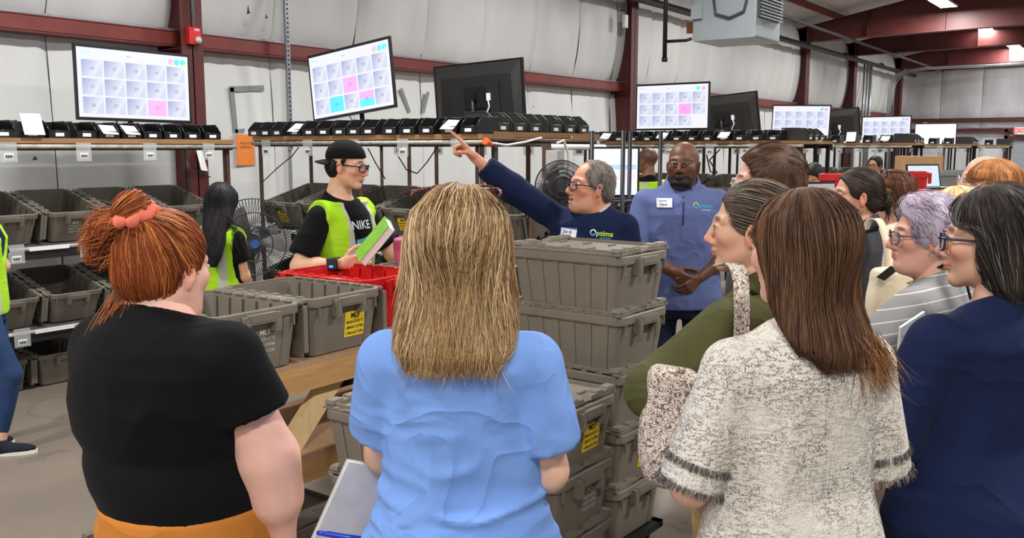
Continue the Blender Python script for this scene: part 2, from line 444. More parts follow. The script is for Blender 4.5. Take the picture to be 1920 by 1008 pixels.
MB().tube([(0, 0, -0.06), (0, 0, 0.0)], 0.042, 10).build('end_cap', m_blacksteel, gp)

# fire alarm on the left column
fa_p = aty(361, 68, 7.2)
fa = empty('fire_alarm', (fa_p[0], 7.2, fa_p[2])); tag(fa, 'red fire alarm strobe on the left steel column', 'alarm')
MB().box2((-0.06, -0.045, -0.075), (0.06, 0.018, 0.075)).build('housing', m_red_plastic, fa, bevel=0.006)
dome = MB(); dome.tube([(0.02, -0.045, -0.035), (0.02, -0.07, -0.035), (0.02, -0.085, -0.035)], [0.036, 0.03, 0.012], 14); dome.build('strobe_dome', mat('clear_dome', (215, 215, 215), rough=0.1, metal=0.3), fa)
t_ = MB(); place_text(t_, 'FIRE', 0.028, (0.015, -0.0465, 0.052), (1, 0, 0), (0, 0, 1), 0.001, bold=0.02); t_.build('lettering', m_white, fa)
MB().tube([(0, -0.02, 0.075), (0, -0.02, 1.2)], 0.016, 8).build('conduit', m_steel, fa)
MB().box2((-0.028, -0.03, 0.38), (0.028, 0.016, 0.42)).build('clamp', m_steel, fa)
bx = aty(1173, 40, 7.19); bo = empty('junction_box', (bx[0], 7.2, bx[2])); tag(bo, 'small pale junction box on the middle red column', 'electrical box')
MB().box2((-0.05, -0.03, -0.1), (0.05, 0.018, 0.1)).build('box', m_white, bo, bevel=0.006); MB().tube([(0, -0.01, 0.1), (0, -0.01, 1.0)], 0.012, 6).build('conduit', m_greysteel, bo)

# orange sheet "PALLETS CENTRAL" in a plastic sleeve on the wall
sg = aty(460, 281, 7.5); so = empty('wall_notice', (sg[0], 7.505, sg[2])); tag(so, 'orange paper notice in a plastic sleeve on the wall', 'sign')
MB().box2((-0.125, -0.004, -0.155), (0.125, 0.0, 0.165)).build('plastic_sleeve', mat('clear_sleeve', (225, 225, 222), rough=0.2, alpha=0.35), so)
MB().box2((-0.105, -0.008, -0.15), (0.105, -0.004, 0.15)).build('orange_sheet', mat('orange_paper', (242, 140, 62), rough=0.8, var=0.04), so)
t_ = MB(); place_text(t_, 'PALLETS\nCENTRAL', 0.032, (0, -0.008, 0.045), (1, 0, 0), (0, 0, 1), 0.001, bold=0.012, spacing=1.2); t_.build('lettering', mat('brown_ink', (110, 52, 26), rough=0.8, var=0), so)
pg = aty(374, 300, 7.18); po = MB().add([(-0.03, 0, 0.1), (0.03, 0.0, 0.1), (0.07, -0.02, -0.1), (-0.02, -0.05, -0.09)], [(0, 1, 2, 3)]).add([(-0.03, 0.004, 0.1), (0.03, 0.004, 0.1), (0.07, -0.016, -0.1), (-0.02, -0.046, -0.09)], [(3, 2, 1, 0)]).build('hanging_sheet', m_paper, loc=pg); tag(po, 'crumpled white sheet hanging beside the left rack post', 'paper')

# far door, exit sign, wall pipes at the end wall
dp = atx(1900, 300, END_X - 0.02)
d1 = struct('door_1', MB().box2((END_X - 0.12, 2.3, 0), (END_X - 0.06, 4.4, 1.95)), mat('grey_door', (152, 160, 166), rough=0.5), 'grey door at the far end wall')
g = MB().box2((END_X - 0.2, 4.40, 0), (END_X - 0.02, 4.5, 2.3)).box2((END_X - 0.2, 2.2, 2.0), (END_X - 0.02, 4.5, 2.1)); trim(g, m_red, 'red frame above the far door')
ex = empty('exit_sign', atx(1912, 245, END_X - 0.25)); tag(ex, 'white exit sign with red letters by the far door', 'sign')
MB().box2((0, -0.18, -0.11), (0.03, 0.14, 0.11)).build('housing', m_white, ex)
t_ = MB(); place_text(t_, 'EXIT', 0.19, (0.0, -0.02, 0.0), (0, -1, 0), (0, 0, 1), 0.003, bold=0.03); t_.build('lettering', mat('exit_red', (226, 70, 62), rough=0.5, emit=0.6, var=0), ex)
hw = MB().box2((END_X - 0.5, 6.7, 1.9), (END_X - 0.22, 6.8, 2.55)).build('switch_board', mat('yellow_board', (196, 160, 60), rough=0.6)); tag(hw, 'small yellow board on the wall behind the far screens', 'board')
# ================================================================== totes
m_tote = mat('tote_plastic', (124, 116, 104), rough=0.42, var=0.10, scale=9, bump=0.05, bscale=120)
m_tote_shaded = mat('tote_plastic_shaded', (106, 100, 90), rough=0.45, var=0.14, scale=7, bump=0.05, bscale=120)  # same tote plastic, with rack and table shade darkened into the colour
m_tote_red = mat('tote_plastic_red', (196, 22, 24), rough=0.38, var=0.08, scale=9)
m_yellow = mat('label_yellow', (244, 208, 40), rough=0.6, var=0.03)
m_pale = mat('stencil_white', (205, 204, 198), rough=0.7, var=0.1, scale=60)
TL, TW, TH = 0.555, 0.40, 0.235

def rrect(w, l, r, z, seg=3, cx=0, cy=0):
    pts = []
    for sx, sy, a0 in ((1, 1, 0), (-1, 1, 90), (-1, -1, 180), (1, -1, 270)):
        for k in range(seg + 1):
            a = math.radians(a0 + 90 * k / seg); pts.append((cx + sx * (w / 2 - r) + r * math.cos(a), cy + sy * (l / 2 - r) + r * math.sin(a), z))
    return pts
def tote_body():
    b = MB(); bw, bl = TW * 0.84, TL * 0.88; w, l = TW * 0.94, TL * 0.965; zr = TH - 0.036; t = 0.006
    b.loft([rrect(bw - 0.02, bl - 0.02, 0.03, 0.0), rrect(bw, bl, 0.03, 0.008), rrect(w, l, 0.035, zr), rrect(w + 0.018, l + 0.016, 0.04, zr), rrect(TW, TL, 0.045, zr + 0.006), rrect(TW, TL, 0.045, TH - 0.004), rrect(TW - 0.006, TL - 0.006, 0.043, TH),
            rrect(TW - 0.028, TL - 0.028, 0.036, TH), rrect(TW - 0.03, TL - 0.03, 0.035, TH - 0.012), rrect(w - 2 * t, l - 2 * t, 0.032, TH - 0.014), rrect(bw - 2 * t, bl - 2 * t, 0.027, 0.012)], True, True)
    # vertical ribs, outside and inside, along the long sides
    for s in (-1, 1):
        for k in range(6):
            y = (k - 2.5) * TL * 0.145
            x0, x1 = s * (bw / 2 + 0.001), s * (w / 2 + 0.001)
            b.bar((x0, y * 0.92, 0.012), (x1, y, zr), 0.026, 0.006, up=(s, 0, 0))
            b.bar((x0 - s * (2 * t + 0.002), y * 0.92, 0.012), (x1 - s * (2 * t + 0.002), y, TH - 0.014), 0.006, 0.007, up=(s, 0, 0))
        for k in range(7): b.box((s * (TW / 2 - 0.013), (k - 3) * TL * 0.125, TH + 0.001), (0.016, 0.040, 0.007))
        # handles under the rim at both short ends
        ye = s * (TL / 2)
        for xx in (-0.068, 0.068):
            b.box((xx, ye + s * 0.004, zr - 0.012), (0.030, 0.030, 0.066)); b.box((xx, ye + s * 0.0195, zr - 0.010), (0.018, 0.004, 0.048))
        b.box((0, ye + s * 0.010, zr + 0.008), (0.125, 0.022, 0.034)); b.box((0, ye + s * 0.0215, zr + 0.010), (0.11, 0.004, 0.022))
        b.bar((TW * 0.27, s * (bl / 2 + 0.001), 0.01), (TW * 0.30, s * (l / 2 + 0.001), zr), 0.005, 0.004, up=(0, s, 0))
        for xx in (-0.155, 0.155): b.box((xx, ye - s * 0.004, zr - 0.020), (0.006, 0.012, 0.04))
    return b
def tote_lid_open(s):
    """lid half hanging down beside the long side"""
    b = MB(); x = s * (TW / 2 + 0.010); ln = TL - 0.03; hh = 0.175
    b.bar((x + s * 0.016, -ln / 2, TH - 0.02 - hh / 2), (x + s * 0.016, ln / 2, TH - 0.02 - hh / 2), 0.005, hh)
    for k in range(5):
        y = (k - 2) * ln * 0.2; b.box((x + s * 0.016, y, TH - 0.022 - hh), (0.008, ln * 0.115, 0.040))
    for yy in (-ln / 2, ln / 2): b.box((x + s * 0.010, yy, TH - 0.02 - hh / 2), (0.020, 0.010, hh))
    for k in range(4): b.box((x + s * 0.010, (k - 1.5) * ln * 0.24, TH - 0.02 - hh * 0.45), (0.010, 0.006, hh * 0.8))
    b.tube([(x, -ln / 2, TH - 0.006), (x, ln / 2, TH - 0.006)], 0.007, 6)
    for k in range(6): b.box((x + s * 0.004, (k - 2.5) * ln * 0.165, TH - 0.012), (0.026, ln * 0.06, 0.018))
    return b
def tote_lid_closed(s):
    b = MB(); ln = TL - 0.012; z = TH + 0.004; n = 4; st = ln / (2 * n)
    poly = [(s * (TW / 2 - 0.002), -ln / 2), (s * (TW / 2 - 0.002), ln / 2)]
    for k in range(2 * n):                                    # interlocking fingers along the middle
        y1 = ln / 2 - k * st; y0 = y1 - st; out = (k % 2 == 0) == (s > 0)
        e = -0.022 * s if out else 0.022 * s
        poly += [(e, y1 - st * 0.18), (e, y0 + st * 0.18)]
    if s < 0: poly = poly[::-1]
    b.prism(poly, z - 0.002, z + 0.005)
    # raised border with blocks at the short ends and hinge knuckles at the long edge
    for e in (-1, 1):
        b.box((s * (TW / 4 + 0.005), e * (ln / 2 - 0.024), z + 0.011), (TW / 2 - 0.03, 0.040, 0.016), taper=0.92)
        b.box((s * (TW / 2 - 0.035), e * (ln / 2 - 0.024), z + 0.020), (0.058, 0.042, 0.014), taper=0.85); b.box((s * 0.085, e * (ln / 2 - 0.024), z + 0.020), (0.052, 0.042, 0.014), taper=0.85)
    b.bar((s * (TW / 2 - 0.022), -ln / 2, z + 0.010), (s * (TW / 2 - 0.022), ln / 2, z + 0.010), 0.006, 0.016)
    for k in range(7): b.box((s * (TW / 2 - 0.014), (k - 3) * ln * 0.135, z + 0.004), (0.024, 0.046, 0.008))
    for k in range(4): b.box((s * (TW / 4 - 0.02), (k - 1.5) * ln * 0.235, z + 0.009), (0.05, 0.012, 0.008))
    return b
ME = {}
for nm_, mm in (('grey', m_tote), ('dark', m_tote_shaded), ('red', m_tote_red)):
    ME[nm_] = dict(body=tote_body().data('body', mm), lo=[tote_lid_open(s).data('lid', mm) for s in (-1, 1)], lc=[tote_lid_closed(s).data('lid', mm) for s in (-1, 1)])
LINES = [('MLS', 0.030), ('MASSACHUSETTS', 0.0165), ('LIBRARY SYSTEM', 0.0165), ('1-866-627-7228', 0.0165)]
def label_meshes(m_text):
    b = MB(); z = 0.034
    for s_, h_ in LINES:
        place_text(b, s_, h_, (0, 0, z), (1, 0, 0), (0, 0, 1), 0.0012, bold=0.02, width=0.046 if s_ == 'MLS' else 0.092)
        z -= 0.026 if s_ == 'MLS' else 0.0225
    return b.data('lettering', m_text)
ME['lt_black'] = label_meshes(m_black); ME['lt_white'] = label_meshes(m_pale)
ME['plate'] = MB().box2((-0.054, -0.0004, -0.052), (0.054, 0.001, 0.052)).data('yellow_label', m_yellow)
def tote(label, loc, rz=0.0, tilt=0.0, col='grey', closed=False, lab=None, lids=(1, 1), group=None, lab_x=0.0, cat='tote'):
    """origin: middle of the bottom; short end with the label looks along local -Y"""
    r = empty('storage_tote', loc, rz); r.rotation_euler = (tilt, 0, rz); tag(r, label, cat, group)
    link('body', ME[col]['body'], r)
    for k in (0, 1):
        if lids[k]: link('lid', ME[col]['lc' if closed else 'lo'][k], r)
    if lab:
        zc = 0.105 if lab == 'yellow' else 0.115
        yy = -(TL * 0.88 / 2 + (TL * 0.965 - TL * 0.88) / 2 * zc / (TH - 0.036)) - 0.0012; sl = math.atan((TL * 0.0425) / (TH - 0.036))
        if lab == 'yellow':
            p = link('yellow_label', ME['plate'], r, (lab_x, yy, zc)); p.rotation_euler = (sl, 0, 0); q = link('lettering', ME['lt_black'], p)
        else:
            p = link('stencil_lettering', ME['lt_white'], r, (lab_x, yy, zc)); p.rotation_euler = (sl, 0, 0)
    return r

# ------------------------------------------------------------------ small black parts bins
m_bin = mat('bin_black', (26, 26, 28), rough=0.28, var=0.1, scale=20)
m_bin2 = mat('bin_charcoal', (44, 44, 42), rough=0.35, var=0.1, scale=20)
def bin_mesh(w, d, h, m):
    b = MB(); t = 0.004
    b.box2((-w / 2, 0, 0), (w / 2, d, t))
    b.box2((-w / 2, d - t, 0), (w / 2, d, h))
    b.box2((-w / 2, 0, 0), (w / 2, t, h * 0.42)); b.tube([(-w / 2, 0.002, h * 0.42), (w / 2, 0.002, h * 0.42)], 0.005, 6)
    for s in (-1, 1):
        x = s * (w / 2 - t / 2)
        b.prism([(0, 0), (d, 0), (d, h), (d * 0.30, h), (d * 0.16, h * 0.78), (0.0, h * 0.42)], -t / 2, t / 2, ((x, 0, 0), (0, 1, 0), (0, 0, 1), (1, 0, 0)))
        b.tube([(x, d, h), (x, d * 0.30, h), (x, d * 0.16, h * 0.78), (x, 0, h * 0.42)], 0.005, 6)
    return b.data('body', m)
BIN = bin_mesh(0.150, 0.235, 0.115, m_bin); BIN2 = bin_mesh(0.160, 0.30, 0.135, m_bin2); BIN_W = bin_mesh(0.22, 0.26, 0.125, m_bin)
BLAB = MB().box2((-0.030, -0.003, 0.012), (0.030, 0.0, 0.036)).data('label_card', m_paper)
BSIDE = MB().box2((-0.003, 0.10, 0.015), (0.0, 0.19, 0.045)).data('label_card', m_paper)
BPAP = MB().add([(-0.06, -0.028, 0.035), (0.06, -0.022, 0.03), (0.065, 0.07, 0.095), (-0.055, 0.06, 0.10)], [(0, 1, 2, 3)]).add([(-0.06, -0.028, 0.033), (0.06, -0.022, 0.028), (0.065, 0.07, 0.093), (-0.055, 0.06, 0.098)], [(3, 2, 1, 0)]).data('paper_slip', m_paper)
BBIG = MB().add([(-0.07, -0.035, 0.02), (0.07, -0.03, 0.02), (0.068, 0.03, 0.165), (-0.072, 0.02, 0.165)], [(0, 1, 2, 3)]).add([(-0.07, -0.033, 0.02), (0.07, -0.028, 0.02), (0.068, 0.032, 0.165), (-0.072, 0.022, 0.165)], [(3, 2, 1, 0)]).data('paper_slip', m_paper)
def pbin(label, loc, rz, me=None, card=True, slip=None, group=None, side=False):
    r = empty('parts_bin', loc, rz); tag(r, label, 'bin', group)
    link('body', me or BIN, r)
    if card: link('label_card', BLAB, r)
    if side: link('label_card', BSIDE, r, (-0.081, 0, 0))
    if slip == 'small': link('paper_slip', BPAP, r)
    if slip == 'big': link('paper_slip', BBIG, r)
    return r

# ------------------------------------------------------------------ screens
m_bezel = mat('bezel', (20, 20, 22), rough=0.3, var=0.05)
m_tvback = mat('tv_back', (38, 37, 36), rough=0.42, var=0.1, scale=30, bump=0.03)
def screen_mat(name, mask=None, strength=0.98):
    m = bpy.data.materials.new(name); m.use_nodes = True; b = NB(m)
    p = m.node_tree.nodes['Principled BSDF']; p.inputs['Base Color'].default_value = (0.02, 0.02, 0.02, 1); p.inputs['Roughness'].default_value = 0.25
    _, X = b.obj()                       # object space: x -0.5..0.5 across, z up
    u = b.math('ADD', b.math('DIVIDE', X[0], 0.93), 0.5); v = b.math('ADD', b.math('DIVIDE', X[2], 0.51), 0.5)
    gu = b.math('MULTIPLY', b.math('SUBTRACT', u, 0.03), 5 / 0.945); gv = b.math('MULTIPLY', b.math('SUBTRACT', v, 0.035), 3 / 0.80)
    fu = b.math('FRACT', gu); fv = b.math('FRACT', gv)
    def inside(f, lo, hi): return b.math('MULTIPLY', b.math('GREATER_THAN', f, lo), b.math('LESS_THAN', f, hi))
    t = b.math('MULTIPLY', b.math('MULTIPLY', inside(fu, 0.03, 0.95), inside(fv, 0.07, 0.97)), b.math('MULTIPLY', inside(gu, 0, 5), inside(gv, 0, 3)))
    grad = b.math('ADD', b.math('MULTIPLY', fu, 0.85), b.math('MULTIPLY', b.math('SUBTRACT', 1.0, fv), 0.42))
    tile = b.mix(b.step(grad, 0.1, 0.80), lin((172, 182, 226)), lin((236, 239, 252)))
    tile = b.mix(b.math('MULTIPLY', b.step(grad, 0.84, 0.90), .55), tile, lin((206, 212, 240)))
    if mask == 'last':
        t = b.math('MULTIPLY', t, b.math('SUBTRACT', 1.0, b.math('MULTIPLY', b.math('GREATER_THAN', gu, 4), b.math('LESS_THAN', gv, 1))))
    if mask == 'blank': t = b.math('MULTIPLY', t, 0.0)
    c = b.mix(t, lin((246, 248, 255)), tile)
    b.L.new(c, p.inputs['Emission Color']); p.inputs['Emission Strength'].default_value = strength
    return m
SM = {'full': screen_mat('screen_tiles'), 'last': screen_mat('screen_tiles_last', 'last'), 'blank': screen_mat('screen_blank', 'blank', 1.3)}
def glow(name, rgb, e=1.3):
    return mat(name, rgb, emit=e, var=0.0, rough=0.3)
m_pink, m_cyan, m_lime = glow('ui_pink', (255, 146, 202), 0.72), glow('ui_cyan', (80, 196, 224), 0.7), glow('ui_lime', (226, 240, 60), 1.0)
m_ui = glow('ui_text', (96, 100, 120), 0.6)
TVBODY = MB().box2((-0.483, 0.0, -0.278), (0.483, 0.022, 0.278)).data('panel', m_bezel)
TVSCR = MB().box2((-0.465, -0.0012, -0.255), (0.465, 0.001, 0.255)).data('screen', None) if False else None
tvb = MB().loft([[(-0.46, 0.022, -0.265), (0.46, 0.022, -0.265), (0.46, 0.022, 0.262), (-0.46, 0.022, 0.262)], [(-0.40, 0.052, -0.265), (0.40, 0.052, -0.265), (0.38, 0.052, 0.16), (-0.38, 0.052, 0.16)]])
tvb.box2((-0.26, 0.05, -0.24), (0.26, 0.066, 0.10)); tvb.box2((-0.43, 0.03, 0.19), (0.43, 0.034, 0.194)); tvb.box2((-0.10, 0.03, 0.16), (-0.095, 0.034, 0.26)); tvb.box2((0.2, 0.03, 0.16), (0.205, 0.034, 0.26))
for xx in (-0.1, 0.1):
    for zz in (-0.1, 0.05): tvb.tube([(xx, 0.066, zz), (xx, 0.072, zz)], 0.012, 8)
TVBACK = tvb.data('back_cover', m_tvback)
TVMOUNT = MB().box2((-0.11, 0.066, -0.11), (0.11, 0.078, 0.07)).tube([(0, 0.10, -0.40), (0, 0.10, 0.02)], 0.02, 10).box2((-0.03, 0.07, -0.04), (0.03, 0.12, 0.02)).data('wall_mount', m_blacksteel)
TVCAB = MB().tube([(-0.14, 0.07, -0.04), (-0.17, 0.09, -0.10), (-0.13, 0.085, -0.16), (-0.16, 0.08, -0.22), (-0.10, 0.09, -0.32)], 0.006, 6).box2((-0.17, 0.066, -0.05), (-0.13, 0.075, 0.01)).data('cable', m_white)
def tv(label, loc, rz, roll=0.0, kind='full', first=None, marks=(), lean=0.0, circles=None, last_missing=False):
    """looks along local -Y; origin in the middle"""
    r = empty('wall_screen', loc, rz); r.rotation_euler = (lean, roll, rz); tag(r, label, 'screen')
    link('panel', TVBODY, r); link('back_cover', TVBACK, r); link('wall_mount', TVMOUNT, r); link('cable', TVCAB, r)
    if kind:
        MB().box2((-0.465, -0.0012, -0.255), (0.465, 0.001, 0.255)).build('screen', SM[kind], r)
    cw, ch = 0.93 * 0.945 / 5, 0.51 * 0.80 / 3
    def cell(i, j): return (-0.465 + 0.93 * 0.03 + (i + 0.49) * cw, -0.255 + 0.51 * 0.035 + (2 - j + 0.52) * ch)
    for i, j, mm, part in marks:
        cx, cz = cell(i, j); h2 = ch * 0.45
        z0, z1 = (cz - h2, cz + h2) if part == 'all' else (cz, cz + h2) if part == 'top' else (cz - h2, cz)
        MB().box2((cx - cw * 0.46, -0.0024, z0), (cx + cw * 0.46, -0.0010, z1)).build('lit_tile', mm, r)
    if first is not None:
        t = MB(); n = 0
        for j in range(3):
            for i in range(5):
                if kind == 'last' and (i, j) == (4, 2): continue
                cx, cz = cell(i, j)
                q_ = MB(); place_text(q_, str(first + n), 0.034, (cx, 0, cz), (1, 0, 0), (0, 0, 1), 0.003); q_.build('tile_number', m_ui, r); n += 1
        place_text(t, 'Rack', 0.018, (-0.05, 0, 0.212), (1, 0, 0), (0, 0, 1), 0.003)
        t.build('screen_text', m_ui, r)
        t = MB(); place_text(t, 'Optima', 0.024, (-0.395, 0, 0.222), (1, 0, 0), (0, 0, 1), 0.003); t.build('screen_logo', m_cyan, r)
        for q, (mm, cx) in enumerate(circles or ((m_pink, 0.31), (m_cyan, 0.365), (m_cyan, 0.42))):
            g = MB().prism([(0.025 * math.cos(a), 0.025 * math.sin(a)) for a in np.linspace(0, 2 * math.pi, 18, endpoint=False)], 0.0012, 0.0022, ((cx, 0, 0.205), (1, 0, 0), (0, 0, 1), (0, -1, 0))); g.build('status_dot', mm, r)
            if q != 1: MB().prism([(0.012 * math.cos(a), 0.009 * math.sin(a)) for a in np.linspace(0, 2 * math.pi, 12, endpoint=False)], 0.002, 0.003, ((cx + 0.015, 0, 0.188), (1, 0, 0), (0, 0, 1), (0, -1, 0))).build('status_badge', m_lime, r)
    return r
# ================================================================== racks along the wall and the cross racks
m_plank = mat('plank', (150, 112, 72), rough=0.7, var=0.2, scale=5, stretch=(1, 12, 12), bump=0.1, bscale=12)
m_wood = mat('pine', (196, 152, 98), rough=0.6, var=0.16, scale=4, stretch=(1.5, 14, 14), bump=0.1, bscale=10)
m_wood_pale = mat('pine_pale', (224, 194, 142), rough=0.65, var=0.1, scale=5, stretch=(10, 10, 1.5), bump=0.08, bscale=10)
m_board = mat('particle_board', (176, 142, 110), rough=0.7, var=0.12, scale=60)
m_rail = mat('label_rail', (176, 172, 162), rough=0.5, var=0.35, scale=9, stretch=(3, 3, 3))
m_clear = mat('clear_holder', (214, 218, 220), rough=0.15, alpha=0.3)
m_shelf = mat('shelf_steel', (92, 92, 92), rough=0.5, metal=0.4, var=0.2)
BAR = MB()
for k in range(14):
    w = [0.0016, 0.003, 0.0022, 0.0012][k % 4]; BAR.box2((-0.024 + k * 0.0036, -0.0045, -0.016), (-0.024 + k * 0.0036 + w, -0.0035, 0.006))
BARCODE = BAR.data('barcode', m_black)
HOLD = MB().box2((-0.055, -0.002, -0.07), (0.055, 0.001, 0.06)).data('label_holder', m_clear)
CARD = MB().box2((-0.03, -0.0035, -0.022), (0.03, -0.002, 0.018)).data('barcode_card', m_paper)
STRIP = MB().box2((-0.14, -0.003, -0.014), (0.14, 0.0, 0.014)).data('label_strip', m_paper)
def rack(name, label, loc, rz, W, levels, depth, post_h=1.78, top=True, m_post=m_rust, npost=3, floor_shelf=False, tags=True, strip_step=0.5):
    """front looks along local -Y, runs from x=0 to x=W; levels: heights of the slanted shelves"""
    r = empty(name, loc, rz); tag(r, label, 'rack')
    for i in range(npost):
        x = W * i / (npost - 1)
        for y in (0.02, depth):
            MB().box2((x - 0.02, y, 0), (x - 0.016, y + 0.04, post_h)).box2((x - 0.02, y, 0), (x + 0.02, y + 0.004, post_h)).build('post', m_post, r)
    for z in levels:
        MB().tube([(-0.03, 0, z), (W + 0.03, 0, z)], 0.014, 8).build('front_rail', m_rail, r)
        b = MB(); s = math.tan(math.radians(15)); b.loft([[(0, 0.01, z - 0.012), (W, 0.01, z - 0.012), (W, depth, z + depth * s - 0.012), (0, depth, z + depth * s - 0.012)], [(0, 0.01, z), (W, 0.01, z), (W, depth, z + depth * s), (0, depth, z + depth * s)]]); b.build('slanted_shelf', m_shelf, r)
        MB().box2((-0.02, 0.0, z - 0.075), (W + 0.02, 0.006, z - 0.015)).build('front_lip', m_blacksteel, r)
        if tags:
            x = 0.2
            while x < W:
                h = link('label_holder', HOLD, r, (x, -0.018, z - 0.02)); link('barcode_card', CARD, h, (0, 0, -0.035)); link('barcode', BARCODE, h, (0, 0, -0.035))
                q = link('label_strip', STRIP, r, (x + 0.23, -0.016, z)); q.rotation_euler = (0.1, 0, 0)
                x += strip_step
    if top:
        z = post_h
        MB().box2((-0.04, -0.02, z), (W + 0.04, depth * 0.62, z + 0.036)).build('top_plank', m_plank, r)
        MB().box2((-0.04, 0.0, z - 0.05), (W + 0.04, 0.004, z)).box2((-0.04, 0.0, z - 0.05), (W + 0.04, 0.04, z - 0.046)).build('top_rail', m_rust, r)
        MB().tube([(-0.06, -0.012, z - 0.022), (W + 0.06, -0.012, z - 0.022)], 0.016, 8).build('label_tube', m_rail, r)
        x = 0.15
        while x < W:
            h = link('label_holder', HOLD, r, (x, -0.034, z - 0.055)); link('barcode_card', CARD, h, (0, 0, -0.03)); link('barcode', BARCODE, h, (0, 0, -0.03))
            x += 0.52
    return r
# --- rack A: along the wall, left edge of the frame
AX0, AX1, AY = 1.75, 4.72, 6.38
rack('tote_rack', 'steel rack of slanted totes along the wall, left edge', (AX0, AY, 0), 0, AX1 - AX0, (1.03, 0.45), 0.58, post_h=1.755, npost=2)
tilt = math.radians(15.5)
rowlab = ['upper row', 'middle row', 'bottom row']
PIT_A = 0.462
def a_loc(x, z): return (x, AY + 0.045 + TL / 2 * math.cos(tilt), z + 0.012 + TL / 2 * math.sin(tilt))
for row, z in enumerate((1.03, 0.45)):
    for k in range(6):
        x = 4.32 - 0.0 - k * PIT_A - (0.0 if row == 0 else 0.03)
        tote('open grey tote, %s from the right in the %s of the wall rack' % (ORD[k], rowlab[row]), a_loc(x, z), 0, tilt, 'dark', False, 'white' if (row == 0 and k == 2) else None, group='totes on the wall rack')
for k in range(5):
    x = 4.25 - k * PIT_A
    tote('open grey tote on the floor under the wall rack, %s from the right' % ORD[k], (x, AY + 0.15 + TL / 2, 0.02), 0, math.radians(4), 'dark', False, 'yellow' if k == 3 else None, group='totes on the wall rack')
bx_ = [(0.00, 0), (0.185, 0), (0.345, 0), (0.52, 1), (0.69, 0), (0.87, 0), (1.03, 2), (1.19, 2), (1.35, 0), (1.51, 0), (1.67, 0), (1.84, 0)]
for k, (dx, slip) in enumerate(bx_):
    x = 2.55 + dx * 1.09
    pbin('black parts bin on the plank below the leftmost screen, %s from the left' % ORD[k], (x, AY - 0.02, 1.792), random.uniform(-0.05, 0.05), card=True, slip=[None, 'big', 'small'][slip], group='parts bins on the wall rack')
c1 = (aty(143, 87, 6.6) + aty(358, 106, 6.6) + aty(140, 220, 6.6) + aty(355, 226, 6.6)) / 4
tv('leftmost wall screen showing tiles 16 to 30 with one pink tile', c1, 0.0, 0.008, 'full', 16, ((3, 2, m_pink, 'all'),))

# --- rack B: at right angles to the wall, facing left; rack back to back behind it
def cross_rack(x0, y0, y1, label, **kw):
    # front looks along -X : local -Y -> world -X  => rz = -90 deg ; local x runs towards -Y
    return rack('cross_rack', label, (x0, y1, 0), -math.pi / 2, y1 - y0, kw.pop('levels', (1.03, 0.45)), 0.58, **kw)
BX = 5.0
cross_rack(BX, 3.95, 6.36, 'steel rack of slanted totes behind the worker in the cap', post_h=1.785)
rack_end = rack('cross_rack', 'low rack end below the pointing arm', (BX, 3.93, 0), -math.pi / 2, 0.40, (1.03, 0.45), 0.58, post_h=1.3, top=False, npost=2, tags=False)
def b_loc(y, z, x0=BX): return (x0 + 0.045 + TL / 2 * math.cos(tilt), y, z + 0.012 + TL / 2 * math.sin(tilt))
for row, z in enumerate((1.03, 0.45)):
    for k in range(6):
        y = 6.10 - k * PIT_A
        tote('open grey tote, %s from the wall, %s behind the capped worker' % (ORD[k], rowlab[row]), b_loc(y, z), -math.pi / 2, tilt, 'dark', False, 'yellow' if (row == 0 and k in (0, 2, 3)) else None, group='totes on the cross rack')
slots = [6.42, 6.27, 6.12, 5.90, 5.73, 5.56, 5.38, 5.22, 5.06, 4.84, 4.66, 4.47, 4.26, 4.08]
for k, y in enumerate(slots):
    pbin('black parts bin below the tilted screen, %s from the left' % ORD[k], (BX - 0.03, y - 0.05, 1.823), -math.pi / 2 + random.uniform(-0.06, 0.06), me=None, slip='small' if k in (3, 12) else None, group='parts bins under the tilted screen')
for k, y in enumerate((3.93, 3.86)):
    pass
c2 = (atx(570, 97, 5.3) + atx(727, 77, 5.3) + atx(592, 220, 5.3) + atx(747, 210, 5.3)) / 4
tv('tilted wall screen showing tiles 31 to 45 with pink and blue tiles', c2, -math.pi / 2, -0.135 + 0.03, 'full', 31, ((2, 1, m_pink, 'all'), (1, 2, m_cyan, 'all'), (3, 2, m_pink, 'top'), (3, 2, m_cyan, 'bottom')))
# rack C faces away; its end is in view
CX_ = 6.5
rC = rack('cross_rack', 'steel rack facing away, behind the pointing man', (CX_, 3.95, 0), math.pi / 2, 2.4, (1.03,), 0.58, post_h=1.785)
c3 = (6.2, 4.90, 2.17)
tv('dark screen seen from behind, above the rusty racks', c3, math.pi / 2, 0.03, 'blank', lean=-0.05)
# end shelf across B and C with charcoal bins
es = empty('end_shelf', (5.15, 3.92, 1.78)); tag(es, 'plank shelf on rusty pipes behind the pointing hand', 'shelf')
MB().box2((0, 0.02, 0.02), (1.45, 0.30, 0.06)).build('plank', m_plank, es)
for yy, zz in ((0.0, 0.0), (0.02, -0.035)): MB().tube([(-0.15, yy, zz), (1.45, yy, zz)], 0.013, 8).build('pipe', m_rust, es)
MB().tube([(0.55, -0.03, -0.05), (1.45, -0.03, -0.05)], 0.022, 8).build('white_tube', m_white, es)
for xx in (0.0, 0.72, 1.40): MB().box2((xx - 0.02, 0.0, -1.78), (xx + 0.02, 0.03, 0.0)).build('post', m_rust if xx < 1 else m_blacksteel, es)
for k in range(6):
    x = 5.27 + k * 0.205 + (0.07 if k > 2 else 0)
    pbin('charcoal parts bin on the end shelf right of the dark screen, %s from the left' % ORD[k], (x, 3.95, 1.842), 0.0, me=BIN2, card=True, group='bins on the end shelf')

